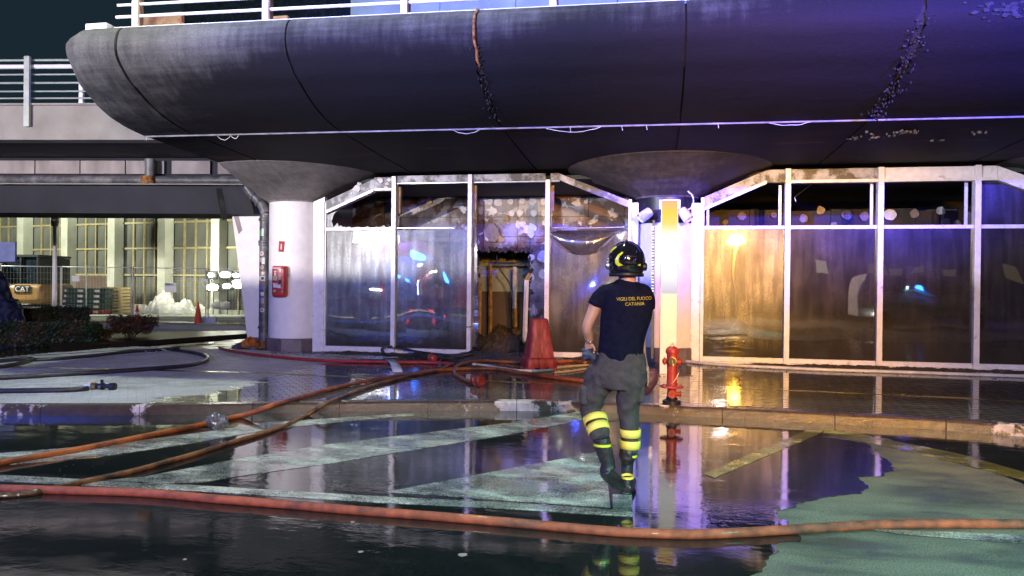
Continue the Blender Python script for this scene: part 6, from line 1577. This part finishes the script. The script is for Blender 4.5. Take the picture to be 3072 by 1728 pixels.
# white lit strip seen through the first pane
x, z = mir(1080, 757, -5.4); o = MB().box(x - 1.6, x + 1.2, -5.45, -5.4, z - .03, z + .02).build('strip_light', M['e_white']); tag(o, 'long thin white strip light beyond the fire engine', 'strip light')
sl_ = thing('street_lamp', 'orange sodium street lamp behind the camera', 'street lamp', (3.75, -6.6, 0))
MB().tube([(0, 0, 0), (0, 0, 3.7)], .06, 10).build('pole', M['galv'], sl_, True); x, z = mir(2205, 720, -6.3)
MB().lathe([(.08, -.26), (.38, -.14), (.42, .0), (.16, .28)], c=(x - 3.75, .3, z), n=16).build('lamp_globe', M['e_sodium'], sl_, True); MB().tube([(0, 0, 3.7), (x - 3.75, .3, z + .1)], .03, 8).build('arm', M['galv'], sl_)
# parked van mirrored in the right panes
x, z = mir(2790, 880, -1.6)
vn_ = thing('parked_van', 'dark van with green livery lines behind the camera, mirrored in the right panes', 'van', (x, -2.6, 0))
prof_ = [(-2.3, .4), (2.5, .4), (2.6, .9), (2.4, 1.2), (1.75, 1.35), (1.2, 2.0), (-2.2, 2.05), (-2.35, 1.2)]
o = wallprism(prof_, -.9, .9).build('body', M['vehwhite'], vn_); bev(o, .06)
for (a, c) in ((-2.1, -1.0), (-.9, .1), (.2, 1.15)): MB().box(a, c, .901, .915, 1.3, 1.85).build('side_window', M['darkglass'], vn_)
for (x0, x1, z0, z1) in ((-2.15, 1.2, 1.86, 1.90), (-2.15, 1.2, 1.22, 1.27), (-2.2, 2.2, .75, .9)): MB().box(x0, x1, .902, .918, z0, z1).build('livery_line', M['greenline'], vn_)
for x_ in (-1.5, 1.6): MB().lathe([(.15, 0), (.33, .02), (.33, .2), (.15, .22)], n=20, M4=Matrix.Rotation(-pi / 2, 4, 'X'), c=(x_, .75, .34)).build('wheel', M['tyre'], vn_)
for (qx, qy, m, w_) in ((2735, 879, 'e_cyan', .05), (2765, 879, 'e_blue', .05), (2623, 943, 'e_white', .06)):
    xx, zz = mir(qx, qy, -1.6); MB().box(xx - x - w_, xx - x + w_, .95, 1.0, zz - .05, zz + .05).build('lamp', M[m], vn_)
# lit windows of the building across the road, mirrored in the right panes
bo = thing('opposite_building', 'dark building across the road with a row of lit windows, mirrored in the right panes', 'building', (10, -16, 0))
MB().box(-26, 22, -3, 0, 0, 9).build('wall', M['dconc'], bo)
fl_ = thing('fill_lamp_stand', 'stand added behind the camera for the unseen fill lamp', 'floodlight', (3.2, -9.2, 0))  # mast and housing added behind the unseen fill lamp
MB().tube([(0, 0, 0), (0, 0, 4.7)], .04, 8).build('mast', M['galv'], fl_); MB().box(-.3, .3, -.12, .1, 4.72, 5.28).build('housing', M['black'], fl_)
lw = emis('lit window', (1, .92, .70), .9); lw2 = emis('dim lit window', (1, .80, .45), .22)
for qx, qy, m in ((2465, 797, lw), (2625, 812, lw2), (2678, 818, lw2), (2762, 822, lw2), (2848, 828, lw2), (3035, 822, lw2)):
    xx, zz = mir(qx, qy, -15.9); o = MB().box(xx - 10 - .38, xx - 10 + .38, .0, .06, zz - .42, zz + .42).build('window', m, bo)
